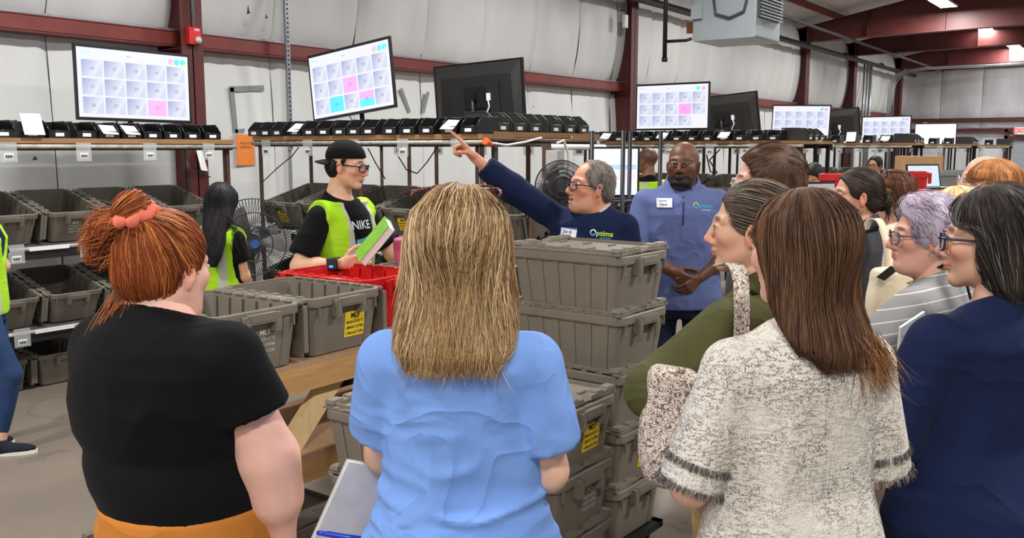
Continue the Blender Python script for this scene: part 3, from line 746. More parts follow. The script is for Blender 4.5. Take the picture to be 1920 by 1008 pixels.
# --- later cells of the hall: each a rack facing us with a screen above
def far_cell(x0, idx, nbins, tvc, tvkw, y0=3.38, y1=6.1, ntote=4, back_tv=None, mslip=()):
    w = ['third', 'fourth', 'fifth', 'sixth'][idx]
    cross_rack(x0, y0, y1, 'steel sorting rack under the %s lit screen' % w, post_h=1.77, m_post=m_blacksteel, strip_step=0.6)
    for k in range(nbins):
        y = y1 - 0.12 - k * (y1 - y0 - 0.2) / nbins
        pbin('black parts bin under the %s lit screen, %s from the left' % (w, ORD[k]), (x0 - 0.03, y, 1.808), -math.pi / 2 + random.uniform(-0.05, 0.05), slip='big' if k in mslip else ('small' if k % 4 == 1 else None), group='bins under the %s lit screen' % w)
    for row, z in enumerate((1.03, 0.45)):
        if row and idx > 0: continue
        for k in range(ntote):
            tote('open grey tote under the %s lit screen, %s from left, %s' % (w, ORD[k], rowlab[row]), b_loc(y1 - 0.3 - k * 0.5, z, x0), -math.pi / 2, tilt, 'dark', group='totes under the %s lit screen' % w)
    tv('%s lit screen from the left, above the racks' % w, tvc, -math.pi / 2, **tvkw)
    for k in range(3):
        pbin('charcoal end bin under the %s lit screen, %s from the left' % (w, ORD[k]), (x0 + 0.25 + k * 0.2, y0 - 0.05, 1.808), 0.0, me=BIN2, group='end bins under the %s lit screen' % w)
    if back_tv is not None:
        tv('switched-off screen seen from behind next to the %s lit screen' % w, back_tv, math.pi / 2, 0.08, None, lean=-0.12)
    cross = rack('cross_rack', 'steel rack facing away behind the %s lit screen' % w, (x0 + 1.4, y0 + 0.1, 0), math.pi / 2, y1 - y0 - 0.2, (1.03,), 0.5, post_h=1.77, m_post=m_blacksteel, tags=False)
pc = ((m_cyan, 0.34), (m_pink, 0.405))
far_cell(9.85, 0, 13, (10.0, 4.977, 2.214), dict(roll=0.0, kind='last', first=31, marks=((3, 1, m_pink, 'all'),), circles=pc), back_tv=(11.25, 4.85, 2.13))
far_cell(14.75, 1, 10, (14.9, 5.09, 2.148), dict(roll=0.03, kind='last', first=31, circles=pc), back_tv=(16.0, 4.92, 2.1), mslip=(3, 4, 7))
far_cell(19.55, 2, 9, (19.7, 4.957, 2.10), dict(roll=0.0, kind='last', first=31, circles=pc), ntote=0, mslip=(2, 6))
far_cell(24.35, 3, 8, (24.5, 4.99, 2.06), dict(roll=0.0, kind='blank'), ntote=0, mslip=(1, 3))
# ================================================================== work table with totes in the middle
TBX0, TBX1, TBY0, TBY1, TBZ = 1.80, 3.65, 2.62, 3.22, 0.92
tb = empty('work_table', (0, 0, 0)); tag(tb, 'rough wooden work table with brace carrying open totes', 'table')
MB().box2((TBX0, TBY0 + 0.0, TBZ - 0.02), (TBX1, TBY1, TBZ)).build('table_top', m_board, tb)
MB().box2((TBX0, TBY0, TBZ - 0.115), (TBX1, TBY0 + 0.038, TBZ - 0.02)).build('front_beam', m_wood, tb)
MB().box2((TBX0, TBY1 - 0.038, TBZ - 0.115), (TBX1, TBY1, TBZ - 0.02)).build('back_beam', m_wood, tb)
for xx in (TBX0 + 0.02, TBX1 - 0.11):
    for yy in (TBY0 + 0.04, TBY1 - 0.13): MB().box2((xx, yy, 0), (xx + 0.09, yy + 0.09, TBZ - 0.02)).build('leg', m_wood_pale, tb)
MB().bar((2.44, TBY0 + 0.06, 0.82), (1.98, TBY0 + 0.06, 0.40), 0.038, 0.09, up=(0, 1, 0)).build('diagonal_brace', m_wood_pale, tb) if False else MB().bar((2.44, TBY0 + 0.06, 0.82), (1.98, TBY0 + 0.06, 0.36), 0.09, 0.038, up=(0, 1, 0)).build('diagonal_brace', m_wood_pale, tb)
MB().box2((TBX0, TBY0 - 0.02, 0.545), (TBX1, TBY1, 0.565)).build('lower_shelf', m_board, tb)
MB().box2((TBX0, TBY0 - 0.02, 0.455), (TBX1, TBY0 + 0.018, 0.545)).build('shelf_beam', m_wood, tb)
TY = TBY0 + 0.02 + TL / 2
tote('open grey tote with white stencil lettering on the work table', (2.005, TY - 0.06, TBZ), 0.02, 0, 'grey', False, 'white', group='totes on the work table', lab_x=0.03)
tote('open grey tote with yellow label on the work table', (2.455, TY - 0.03, TBZ), 0.03, 0, 'grey', False, 'yellow', group='totes on the work table', lab_x=0.05)
tote('bright red open tote on the work table in front of the worker', (2.93, TY + 0.16, TBZ), 0.04, 0, 'red', False, None, group='totes on the work table')
tote('grey tote on the work table half hidden by the blonde visitor', (3.38, TY - 0.02, TBZ), 0.02, 0, 'grey', False, None, group='totes on the work table')
tote('closed grey tote with faded lettering under the work table', (2.30, TBY0 + 0.02 + TL / 2, 0.02), 0, 0, 'dark', True, 'white', group='totes under the work table')
tote('closed grey tote under the work table, left one', (1.85, TBY0 + 0.06 + TL / 2, 0.02), 0, 0, 'dark', True, None, group='totes under the work table')

# wheeled dollies and the stacks of closed totes
def dolly(label, x, y, rz=0.0):
    r = empty('tote_dolly', (x, y, 0), rz); tag(r, label, 'dolly')
    b = MB().box2((-0.2, -0.27, 0.07), (0.2, -0.23, 0.1)).box2((-0.2, 0.23, 0.07), (0.2, 0.27, 0.1)).box2((-0.2, -0.27, 0.07), (-0.16, 0.27, 0.1)).box2((0.16, -0.27, 0.07), (0.2, 0.27, 0.1)); b.build('frame', m_blacksteel, r)
    for sx in (-0.14, 0.14):
        for sy in (-0.2, 0.2): MB().tube([(sx - 0.012, sy, 0.035), (sx + 0.012, sy, 0.035)], 0.035, 12).box2((sx - 0.016, sy - 0.01, 0.035), (sx + 0.016, sy + 0.01, 0.07)).build('caster', m_blacksteel, r)
STP = TH + 0.006
def stack(where, x, y, n, rz, labs):
    dolly('black wheeled dolly under the %s' % where, x, y, rz)
    for k in range(n):
        lev = 'topmost' if k == n - 1 else 'bottom' if k == 0 else ORD[n - 1 - k] + ' from the top'
        tote('closed grey tote, %s of the %s' % (lev, where), (x + random.uniform(-0.006, 0.006), y + random.uniform(-0.006, 0.006), 0.1 + k * STP), rz + random.uniform(-0.012, 0.012), 0, 'grey', True, labs.get(k), group=where, lab_x=0.04)
stack('tall stack by the pointing man', 3.28, 2.00, 5, -0.03, {1: 'yellow'})
stack('low stack right of the blonde', 2.69, 1.915, 3, 0.0, {2: 'yellow', 1: 'white'})
stack('low stack left of the blonde', 2.30, 2.09, 3, 0.0, {})

# ------------------------------------------------------------------ pedestal fans
m_fan = mat('fan_grille', (58, 58, 60), rough=0.4, metal=0.4)
def fan(label, loc, rz, R=0.33, hub=(44, 80, 150)):
    r = empty('pedestal_fan', (loc[0], loc[1], 0), rz); tag(r, label, 'fan'); z = loc[2]
    b = MB()
    for k in range(84):
        a = 2 * math.pi * k / 84; c, s = math.cos(a), math.sin(a)
        b.tube([(0.03 * c, -0.10, z + 0.03 * s), (R * 0.7 * c, -0.085, z + R * 0.7 * s), (R * c, -0.02, z + R * s), (R * 0.7 * c, 0.07, z + R * 0.7 * s), (0.08 * c, 0.09, z + 0.08 * s)], 0.0022, 4, cap=False)
    for rr, yy in ((R, -0.02), (R * 0.7, -0.085), (R * 0.4, -0.095)): b.tube([(rr * math.cos(a), yy, z + rr * math.sin(a)) for a in np.linspace(0, 2 * math.pi, 40, endpoint=False)], 0.005, 5, closed=True)
    o = b.build('wire_grille', m_fan, r); o['kind'] = 'stuff'
    for k in range(3):
        a0 = 2 * math.pi * k / 3; V = []
        for t in np.linspace(0.06, R * 0.88, 6):
            for w in (-0.5, 0.5): a = a0 + w * 0.75 * (1 - 0.2 * t / R); V.append((t * math.cos(a), -0.03 + w * 0.05, z + t * math.sin(a)))
        MB().add(V, [(2 * i, 2 * i + 1, 2 * i + 3, 2 * i + 2) for i in range(5)], 0, True).build('blade', m_greysteel, r)
    MB().tube([(0, -0.105, z), (0, -0.09, z)], 0.035, 16).build('hub_badge', mat('hub_badge_%d' % hub[2], hub, rough=0.4), r)
    MB().tube([(0, 0.0, z), (0, 0.22, z)], [0.07, 0.06], 14).build('motor', m_blacksteel, r)
    MB().tube([(0, 0.12, 0.03), (0, 0.12, z)], 0.02, 10).build('pole', m_greysteel, r)
    MB().tube([(0, 0.12, 0.0), (0, 0.12, 0.03)], [0.24, 0.2], 24).build('base', m_blacksteel, r)
    return r
fan('pedestal fan in the rack corner behind the black-haired worker', aty(475, 455, 6.05), -0.55, 0.36)
fan('pedestal fan behind the pointing man', atd(1052, 350, 5.9), -0.9, 0.17, (50, 50, 52))

# ------------------------------------------------------------------ computer place behind the pointing man
ws = empty('wire_shelf', (0, 0, 0)); tag(ws, 'black wire shelf unit left of the man in blue', 'shelf')
p0 = atd(1168, 300, 6.15); p1 = atd(1238, 300, 6.5)
dx = nrm(p1[:2] - p0[:2]); dy = np.array([-dx[1], dx[0]])
if np.dot(dy, FW[:2]) < 0: dy = -dy
crn = [p0[:2], p1[:2], p1[:2] + dy * 0.26, p0[:2] + dy * 0.26]
for c in crn: MB().tube([(c[0], c[1], 0), (c[0], c[1], 1.84)], 0.016, 8).build('post', m_blacksteel, ws)
for z in (0.25, 0.8, 1.36):
    g = MB()
    for i in range(4):
        a, b_ = crn[i], crn[(i + 1) % 4]
        g.tube([(a[0], a[1], z), (b_[0], b_[1], z)], 0.005, 5).tube([(a[0], a[1], z - 0.035), (b_[0], b_[1], z - 0.035)], 0.005, 5)
        n = 10; zig = [np.array([*(a + (b_ - a) * k / n), z - (0.035 if k % 2 else 0)]) for k in range(n + 1)]; g.tube(zig, 0.003, 4)
    for k in range(1, 16):
        a = crn[0] + (crn[1] - crn[0]) * k / 16; b_ = crn[3] + (crn[2] - crn[3]) * k / 16; g.tube([(a[0], a[1], z), (b_[0], b_[1], z)], 0.0025, 4)
    g.build('wire_tier', m_blacksteel, ws)
wc = (crn[0] + crn[1] + crn[2] + crn[3]) / 4
wb_ = empty('cardboard_carton', (wc[0], wc[1], 0.81), math.atan2(dx[1], dx[0])); tag(wb_, 'pale carton on the wire shelf left of the man in blue', 'box')
MB().box2((-0.10, -0.10, 0), (0.10, 0.10, 0.42)).build('carton_body', mat('pale_carton', (198, 190, 176), rough=0.75, var=0.06), wb_); MB().box2((-0.102, -0.102, 0.20), (0.102, 0.102, 0.215)).build('carton_tape', m_board, wb_)
mn = empty('desk_monitor', atd(1152, 322, 7.0), PSI - math.pi / 2 - 0.15); tag(mn, 'desk monitor with pale blue page behind the pointing man', 'monitor')
MB().box2((-0.19, 0, -0.20), (0.19, 0.03, 0.19)).build('panel', m_bezel, mn)
MB().box2((-0.175, -0.002, -0.175), (0.175, 0, 0.175)).build('screen', glow('monitor_page', (196, 205, 238), 0.85), mn)
MB().box2((-0.15, -0.004, -0.06), (0.165, -0.002, 0.0)).build('page_band', glow('monitor_pink', (226, 190, 214), 0.8), mn)
MB().box2((-0.15, -0.004, 0.02), (0.165, -0.002, 0.055)).build('page_band', glow('monitor_blue', (150, 176, 226), 0.8), mn)
MB().box2((-0.03, 0.03, -0.40), (0.03, 0.06, 0.0)).box2((-0.12, -0.06, -0.42), (0.12, 0.12, -0.40)).build('stand', m_bezel, mn)
ml = mn.location; dk = empty('computer_desk', (ml[0], ml[1], 0), PSI - math.pi / 2 - 0.15); tag(dk, 'plain dark computer desk under the desk monitor', 'desk')
zt = ml[2] - 0.42
MB().box2((-0.3, -0.14, zt - 0.03), (0.3, 0.3, zt)).build('desk_top', m_greysteel, dk)
for sx in (-0.28, 0.28):
    for sy in (-0.12, 0.28): MB().box2((sx - 0.015, sy - 0.015, 0), (sx + 0.015, sy + 0.015, zt - 0.03)).build('leg', m_blacksteel, dk)
# power box on a post with cables
pb = atd(1040, 300, 6.6); pbx = empty('power_box', (pb[0], pb[1], pb[2])); tag(pbx, 'grey power box with white cable behind the pointing arm', 'electrical box')
MB().box2((-0.045, -0.05, -0.07), (0.055, 0.05, 0.07)).build('box', mat('grey_box', (176, 174, 166), rough=0.5), pbx, bevel=0.005)
MB().box2((-0.03, 0.05, -pb[2]), (0.03, 0.09, 0.12)).build('post', m_rust, pbx)
MB().tube([(-0.02, -0.03, 0.12), (0.04, -0.05, 0.14), (0.10, -0.05, 0.05), (0.10, -0.05, -0.15), (0.06, -0.04, -0.38)], 0.010, 6).build('cable', mat('cream_cable', (214, 206, 190), rough=0.5), pbx)
# hanging cables under the rack shelves
def cable(label, pts, r=0.005, m=m_black):
    P = [np.asarray(p, float) for p in pts]; out = []
    for i in range(len(P) - 1):
        for t in np.linspace(0, 1, 5, endpoint=False): out.append(P[i] * (1 - t) + P[i + 1] * t)
    out.append(P[-1]); o = MB().tube(out, r, 6).build('cable', m); tag(o, label, 'cable')
cable('black cable sagging behind the cap between the rack posts', [atx(x, y, 5.25) for x, y in ((488, 345), (520, 315), (548, 292), (560, 276))])
cable('black cable hanging right of the capped worker', [atx(x, y, 5.25) for x, y in ((690, 278), (704, 305), (722, 335))])
cable('black looped cable hanging above the blonde head', [atx(x, y, 5.25) for x, y in ((745, 290), (762, 318), (782, 325), (800, 305), (822, 272))])
cable('white extension lead along the rusty end shelf', [aty(x, y, 3.86) for x, y in ((922, 268), (950, 272), (985, 266), (1015, 258))], 0.008, m_white)
pl = MB().tube([aty(910, 264, 3.86), aty(922, 272, 3.86)], [0.028, 0.016], 8).build('orange_plug', mat('orange_plastic', (226, 92, 40), rough=0.4)); tag(pl, 'orange plug on the end shelf behind the pointing hand', 'plug')
cable('black cables looping under the rack right of the man in blue', [atx(x, y, 10.0) for x, y in ((1325, 290), (1332, 322), (1345, 325), (1330, 300), (1350, 280))], 0.008)
cable('black cable drooping beside the left rack', [aty(x, y, 6.36) for x, y in ((348, 278), (356, 305), (376, 326), (395, 332))], 0.004)

# ------------------------------------------------------------------ things in the far right background
def bigtub(label, p, w, l, h, m, rz=0.2):
    r = empty('plastic_tub', p, rz); tag(r, label, 'tub')
    MB().loft([rrect(w * 0.82, l * 0.82, 0.04, 0), rrect(w * 0.95, l * 0.95, 0.05, h - 0.05), rrect(w, l, 0.05, h - 0.05), rrect(w, l, 0.05, h), rrect(w * 0.9, l * 0.9, 0.04, h), rrect(w * 0.78, l * 0.78, 0.04, 0.02)]).build('body', m, r)
    for s in (-1, 1): MB().box((s * w * 0.28, -l / 2 - 0.01, h - 0.06), (0.06, 0.03, 0.09)).build('handle', m, r)
def sidetable(label, x, y, w, l, z):
    r = empty('side_table', (x, y, 0)); tag(r, label, 'table')
    MB().box2((-w / 2, -l / 2, z - 0.03), (w / 2, l / 2, z)).build('table_top', m_plank, r)
    for sx in (-1, 1):
        for sy in (-1, 1): MB().box((sx * (w / 2 - 0.04), sy * (l / 2 - 0.04), (z - 0.03) / 2), (0.05, 0.05, z - 0.03)).build('leg', m_wood, r)
q1 = atd(1580, 350, 7.6); q2 = atd(1700, 350, 8.4)
for q, lb, l2 in ((q1, 'plain table under the left red tub', 'red tub left of the woman with the bun'), (q2, 'plain table under the right red tub', 'red tub right of the long-haired visitor')):
    sidetable(lb, q[0], q[1], 0.6, 0.6, 1.05); bigtub(l2, (q[0], q[1], 1.05), 0.40, 0.36, 0.46, m_red_plastic)
g1 = atd(1795, 340, 11.8); sidetable('plain table under the long grey tub', g1[0], g1[1], 1.2, 1.4, 0.95); bigtub('long grey tub beyond the woman with lilac hair', (g1[0], g1[1], 0.95), 0.7, 1.0, 0.48, mat('grey_tub', (128, 130, 130), rough=0.5), PSI)
cb = atd(1722, 308, 13.2); cb_o = empty('cardboard_box', (cb[0], cb[1], 1.25), 0.4); tag(cb_o, 'brown cardboard box far back between the racks', 'box')
MB().box2((-0.25, -0.28, 0), (0.25, 0.28, 0.36)).build('box_body', mat('cardboard', (190, 150, 106), rough=0.8), cb_o); MB().box2((-0.252, -0.03, 0.352), (0.252, 0.03, 0.362)).build('box_tape', m_board, cb_o)
sidetable('plain table under the far cardboard box', cb[0], cb[1], 0.9, 1.0, 1.25)
def laptop(label, p, rz, w=0.36, col=(150, 158, 170), e=0.5, lean=0.3):
    r = empty('laptop', p, rz); tag(r, label, 'laptop')
    MB().box2((-w / 2, -0.24, 0), (w / 2, 0, 0.02)).build('keyboard_base', m_bezel, r)
    R_ = rotx(-lean); MB().box((0, 0.05, 0.13), (w, 0.012, 0.25), R_).build('display', m_bezel, r)
    MB().box((0, 0.042, 0.13), (w * 0.92, 0.004, 0.22), R_).build('screen', glow('laptop_%d' % col[0], col, e), r)
l1 = atd(1548, 340, 6.7); laptop('laptop with grey screen left of the red tub', (l1[0], l1[1], 1.22), PSI - math.pi / 2 + 0.5, 0.34, (168, 166, 168), 0.35, 0.15)
sidetable('plain table under the grey laptop', l1[0], l1[1], 0.5, 0.6, 1.22)
l2 = atd(1738, 322, 9.6); laptop('laptop with pale blue screen beyond the lilac hair', (l2[0], l2[1], 1.30), PSI - math.pi / 2 + 0.3, 0.42, (190, 205, 222), 0.6, 0.2)
sidetable('plain table under the pale blue laptop', l2[0], l2[1], 0.6, 0.7, 1.30)
# ================================================================== people: implicit surfaces turned into meshes
class SDF:
    def __init__(s): s.ops = []; s.R = np.eye(3); s.t = np.zeros(3); s.sc = 1.0; s.clips = []
    def frame(s, R=None, t=None, sc=1.0): s.R = np.eye(3) if R is None else R; s.t = np.zeros(3) if t is None else np.asarray(t, float); s.sc = sc; return s
    def _add(s, typ, prm, lo, hi, k, sub):
        lo, hi = np.asarray(lo, float), np.asarray(hi, float)
        cs = np.array([[(lo, hi)[i][0], (lo, hi)[j][1], (lo, hi)[m][2]] for i in (0, 1) for j in (0, 1) for m in (0, 1)]) * s.sc
        cs = cs @ s.R.T + s.t
        s.ops.append(dict(t=typ, p=prm, R=s.R, o=s.t, sc=s.sc, lo=cs.min(0), hi=cs.max(0), k=k * s.sc, sub=sub)); return s
    def ell(s, c, r, k=0.02, sub=False, rot=None):
        c = np.asarray(c, float); r = np.asarray(r, float); q = max(r) if rot is not None else r
        return s._add('e', (c, r, rot), c - q, c + q, k, sub)
    def cone(s, a, b, ra, rb, k=0.02, sub=False, ca=False, cb=False, flat=None):
        a = np.asarray(a, float); b = np.asarray(b, float); m = max(ra, rb)
        return s._add('c', (a, b, ra, rb, ca, cb), np.minimum(a, b) - m, np.maximum(a, b) + m, k, sub)
    def chain(s, pts, rs, k=0.02):
        for i in range(len(pts) - 1): s.cone(pts[i], pts[i + 1], rs[i], rs[i + 1], k)
        return s
    def box(s, c, h, r=0.01, k=0.01, sub=False, rot=None):
        c = np.asarray(c, float); h = np.asarray(h, float); q = np.linalg.norm(h) if rot is not None else h
        return s._add('b', (c, h, r, rot), c - q - r, c + q + r, k, sub)
    def plane(s, c, n, k=0.0):
        B = np.full(3, 9.0); return s._add('p', (np.asarray(c, float), nrm(n)), -B, B, k, True)
    def loft(s, T, k=0.03, infl=0.0, sub=False):
        T = np.asarray(T, float)
        b = T[:, 4].max() + infl + (np.abs(T[:, 5]).max() if T.shape[1] > 5 else 0); a = max(T[:, 2].max(), T[:, 3].max()) + infl + np.abs(T[:, 1]).max()
        return s._add('l', (T, infl), (-a, -b, T[0, 0] - infl), (a, b, T[-1, 0] + infl), k, sub)
    @staticmethod
    def dist(op, P):
        P = (P - op['o']) @ op['R'] / op['sc']; t = op['t']; p = op['p']
        if t == 'p': return -((P - p[0]) @ p[1]) * op['sc']
        if t == 'e':
            q = P - p[0]
            if p[2] is not None: q = q @ p[2]
            k0 = np.sqrt(((q / p[1]) ** 2).sum(-1)); k1 = np.sqrt(((q / p[1] ** 2) ** 2).sum(-1)) + 1e-9; d = k0 * (k0 - 1) / k1
        elif t == 'c':
            a, b, ra, rb, ca, cb = p; ab = b - a; L2 = ab @ ab + 1e-12; pa = P - a; h = (pa @ ab) / L2; hc = np.clip(h, 0, 1)
            d = np.sqrt(((pa - hc[..., None] * ab) ** 2).sum(-1)) - (ra + (rb - ra) * hc); L = math.sqrt(L2)
            if cb: d = np.maximum(d, (h - 1) * L)
            if ca: d = np.maximum(d, -h * L)
        elif t == 'b':
            q = P - p[0]
            if p[3] is not None: q = q @ p[3]
            q = np.abs(q) - p[1]; d = np.sqrt((np.maximum(q, 0) ** 2).sum(-1)) + np.minimum(q.max(-1), 0) - p[2]
        else:
            T, infl = p; z = P[..., 2]; zc = np.clip(z, T[0, 0], T[-1, 0])
            cx = np.interp(zc, T[:, 0], T[:, 1]); af = np.interp(zc, T[:, 0], T[:, 2]); ab = np.interp(zc, T[:, 0], T[:, 3]); bb = np.interp(zc, T[:, 0], T[:, 4])
            x = P[..., 0] - cx; a = np.where(x > 0, af, ab) + infl; bb = bb + infl; y = P[..., 1] - (np.interp(zc, T[:, 0], T[:, 5]) if T.shape[1] > 5 else 0)
            k0 = np.sqrt((x / a) ** 2 + (y / bb) ** 2); k1 = np.sqrt((x / a ** 2) ** 2 + (y / bb ** 2) ** 2) + 1e-9
            d = np.where(k0 > 1e-4, k0 * (k0 - 1) / k1, -np.minimum(a, bb)); d = np.maximum(d, np.abs(z - zc) + np.where(np.abs(z - zc) > 0, -infl, -1.0))
        return d * op['sc']
    @staticmethod
    def comb(F, d, k, sub):
        if sub:
            if k <= 0: return np.maximum(F, -d)
            h = np.maximum(k - np.abs(F + d), 0) / k; return np.maximum(F, -d) + h * h * k * 0.25
        if k <= 0: return np.minimum(F, d)
        h = np.maximum(k - np.abs(F - d), 0) / k; return np.minimum(F, d) - h * h * k * 0.25
    def at(s, P):
        F = np.full(P.shape[:-1], 1.0)
        for op in s.ops: F = s.comb(F, s.dist(op, P), op['k'], op['sub'])
        for c, n in s.clips: F = np.maximum(F, (P - c) @ n)
        return F
    def grad(s, P, e=0.003):
        g = np.stack([s.at(P + np.eye(3)[i] * e) - s.at(P - np.eye(3)[i] * e) for i in range(3)], -1)
        return g / (np.linalg.norm(g, axis=-1, keepdims=True) + 1e-9)
    def mesh(s, h, lo=None, hi=None):
        L = np.min([o['lo'] for o in s.ops if not o['sub']], 0) - 3 * h; H = np.max([o['hi'] for o in s.ops if not o['sub']], 0) + 3 * h
        if lo is not None: L = np.maximum(L, lo)
        if hi is not None: H = np.minimum(H, hi)
        n = np.maximum(4, np.ceil((H - L) / h).astype(int) + 1)
        ax = [L[i] + h * np.arange(n[i]) for i in range(3)]
        Fg = np.full(tuple(n), 1.0, np.float32)
        for op in s.ops:
            pad = op['k'] + 2.5 * h
            i0 = np.clip(np.floor((op['lo'] - pad - L) / h).astype(int), 0, n); i1 = np.clip(np.ceil((op['hi'] + pad - L) / h).astype(int) + 1, 0, n)
            if np.any(i1 <= i0): continue
            sl = tuple(slice(i0[i], i1[i]) for i in range(3))
            P = np.stack(np.meshgrid(*[ax[i][sl[i]] for i in range(3)], indexing='ij'), -1)
            Fg[sl] = s.comb(Fg[sl], s.dist(op, P), op['k'], op['sub'])
        if s.clips:
            P = np.stack(np.meshgrid(*ax, indexing='ij'), -1)
            for c, nn in s.clips: Fg = np.maximum(Fg, (P - c) @ nn)
        return nets(Fg, L, h)

def nets(F, org, h):
    S = F < 0
    c = np.zeros(tuple(np.array(F.shape) - 1), np.int8)
    for i in (0, 1):
        for j in (0, 1):
            for k in (0, 1): c += S[i:F.shape[0] - 1 + i, j:F.shape[1] - 1 + j, k:F.shape[2] - 1 + k]
    idx = np.argwhere((c > 0) & (c < 8))
    vid = np.full(c.shape, -1, np.int64); vid[tuple(idx.T)] = np.arange(len(idx))
    acc = np.zeros((len(idx), 3)); cnt = np.zeros(len(idx))
    cor = [(i, j, k) for i in (0, 1) for j in (0, 1) for k in (0, 1)]
    val = {q: F[idx[:, 0] + q[0], idx[:, 1] + q[1], idx[:, 2] + q[2]].astype(float) for q in cor}
    for q in cor:
        for a in range(3):
            if q[a]: continue
            r = list(q); r[a] = 1; r = tuple(r); A, B = val[q], val[r]; m = (A < 0) != (B < 0)
            t = np.where(m, A / np.where(m, A - B, 1), 0)
            p = np.array(q, float)[None] + np.zeros((len(idx), 3)); p[:, a] = t
            acc[m] += p[m]; cnt[m] += 1
    V = org + h * (idx + acc / cnt[:, None])
    Q = []
    for a in range(3):
        b, d = (a + 1) % 3, (a + 2) % 3
        s0 = [slice(None)] * 3; s1 = [slice(None)] * 3; s0[a] = slice(0, -1); s1[a] = slice(1, None)
        A, B = S[tuple(s0)], S[tuple(s1)]
        e = np.argwhere(A != B)
        e = e[(e[:, b] > 0) & (e[:, d] > 0) & (e[:, b] < F.shape[b] - 1) & (e[:, d] < F.shape[d] - 1)]
        if not len(e): continue
        def cell(db, dd):
            q = e.copy(); q[:, b] -= db; q[:, d] -= dd; return vid[tuple(q.T)]
        q = np.stack([cell(1, 1), cell(0, 1), cell(0, 0), cell(1, 0)], 1)
        fl = ~A[tuple(e.T)]; q[fl] = q[fl][:, ::-1]; Q.append(q)
    return V, np.concatenate(Q) if Q else np.zeros((0, 4), int)

def np_mesh(name, V, Q, m, parent=None, col=None, smooth=True):
    me = bpy.data.meshes.new(name); V = np.ascontiguousarray(V, np.float32); Q = np.ascontiguousarray(Q, np.int32)
    me.vertices.add(len(V)); me.vertices.foreach_set('co', V.ravel())
    w = Q.shape[1]; me.loops.add(Q.size); me.loops.foreach_set('vertex_index', Q.ravel())
    me.polygons.add(len(Q)); me.polygons.foreach_set('loop_start', np.arange(0, Q.size, w, dtype=np.int32)); me.polygons.foreach_set('loop_total', np.full(len(Q), w, np.int32))
    me.polygons.foreach_set('use_smooth', np.full(len(Q), smooth))
    if col is not None:
        ca = me.color_attributes.new('Col', 'FLOAT_COLOR', 'POINT'); c4 = np.ones((len(V), 4), np.float32); c4[:, :3] = col; ca.data.foreach_set('color', c4.ravel())
    me.materials.append(m); me.update(calc_edges=True); me.validate()
    return link(name, me, parent)
def vnormals(V, Q):
    n = np.cross(V[Q[:, 2]] - V[Q[:, 0]], V[Q[:, 3]] - V[Q[:, 1]]); N = np.zeros_like(V)
    for i in range(4): np.add.at(N, Q[:, i], n)
    return N / (np.linalg.norm(N, axis=1, keepdims=True) + 1e-12)
def fold(P, seed, freq, stretch=(1, 1, 1)):
    g = np.random.default_rng(seed); P = P * np.asarray(stretch); out = 0
    for i in range(4):
        k = g.normal(size=3); k /= np.linalg.norm(k); k2 = g.normal(size=3); k2 /= np.linalg.norm(k2)
        w = P @ k * freq * g.uniform(0.7, 1.5) + 1.7 * np.sin(P @ k2 * freq * 0.55 + g.uniform(0, 6)) + g.uniform(0, 6)
        out = out + np.sin(w) * (1 - 0.12 * i)
    return out / 2.6

m_skin = mat('skin', (224, 172, 146), rough=0.5, var=0.05, scale=30, attr='Col', bump=0.03, bscale=300, sss=0.08, spec=0.4)
m_hair = mat('hair', (120, 90, 60), rough=0.58, var=0.12, scale=60, attr='Col', spec=0.28)
m_eye = mat('eye_white', (228, 222, 214), rough=0.15, var=0.02)
m_iris = mat('iris', (52, 36, 26), rough=0.1, var=0.05)
def fabric(name, rgb, bump=0.12, bscale=350, rough=0.85, var=0.05, scale=8, sheen=0.02, wrinkle=0.22, wscale=4.0):
    if name in MATS: return MATS[name]
    m = mat(name, rgb, rough=rough, var=var, scale=scale, bump=bump, bscale=bscale, sheen=sheen, spec=0.12)
    b = NB(m); o, X = b.obj(); mp = b.N.new('ShaderNodeMapping'); b.L.new(o, mp.inputs[0]); mp.inputs['Scale'].default_value = (1, 1, 1.35); mp.inputs['Rotation'].default_value = (.5, .3, .2)
    n = b.N.new('ShaderNodeTexNoise'); n.inputs['Scale'].default_value = wscale; n.inputs['Detail'].default_value = 2.5; n.inputs['Roughness'].default_value = .45; n.inputs['Distortion'].default_value = 0.8; b.L.new(mp.outputs[0], n.inputs['Vector'])
    r = b.math('POWER', b.math('SUBTRACT', 1.0, b.math('ABSOLUTE', b.math('MULTIPLY', b.math('SUBTRACT', n.outputs[0], .5), 4.0))), 3.0)
    bp = b.N.new('ShaderNodeBump'); bp.inputs['Strength'].default_value = wrinkle; bp.inputs['Distance'].default_value = .014; b.L.new(r, bp.inputs['Height'])
    first = [x for x in b.N if x.type == 'BUMP' and x != bp][0]; b.L.new(bp.outputs[0], first.inputs['Normal'])
    return m
m_sole = mat('sole', (225, 222, 215), rough=0.6)

MALE = [(0.80, 0.0, .100, .105, .150), (0.90, 0.0, .108, .120, .172), (1.00, 0.0, .108, .108, .165), (1.10, 0.0, .112, .096, .156), (1.22, 0.0, .120, .106, .168), (1.31, -.004, .122, .116, .178), (1.38, -.010, .106, .112, .176), (1.422, -.016, .084, .098, .150), (1.452, -.022, .066, .082, .112), (1.475, -.026, .055, .068, .080), (1.51, -.026, .050, .057, .060)]
FEM = [(0.80, 0.0, .100, .115, .160), (0.90, 0.0, .106, .132, .184), (1.00, 0.0, .104, .112, .166), (1.10, 0.0, .102, .094, .146), (1.22, 0.0, .118, .098, .146), (1.30, 0.0, .126, .102, .152), (1.365, -.008, .102, .100, .152), (1.408, -.014, .078, .088, .130), (1.438, -.020, .060, .074, .096), (1.465, -.024, .050, .060, .068), (1.50, -.024, .044, .050, .052)]

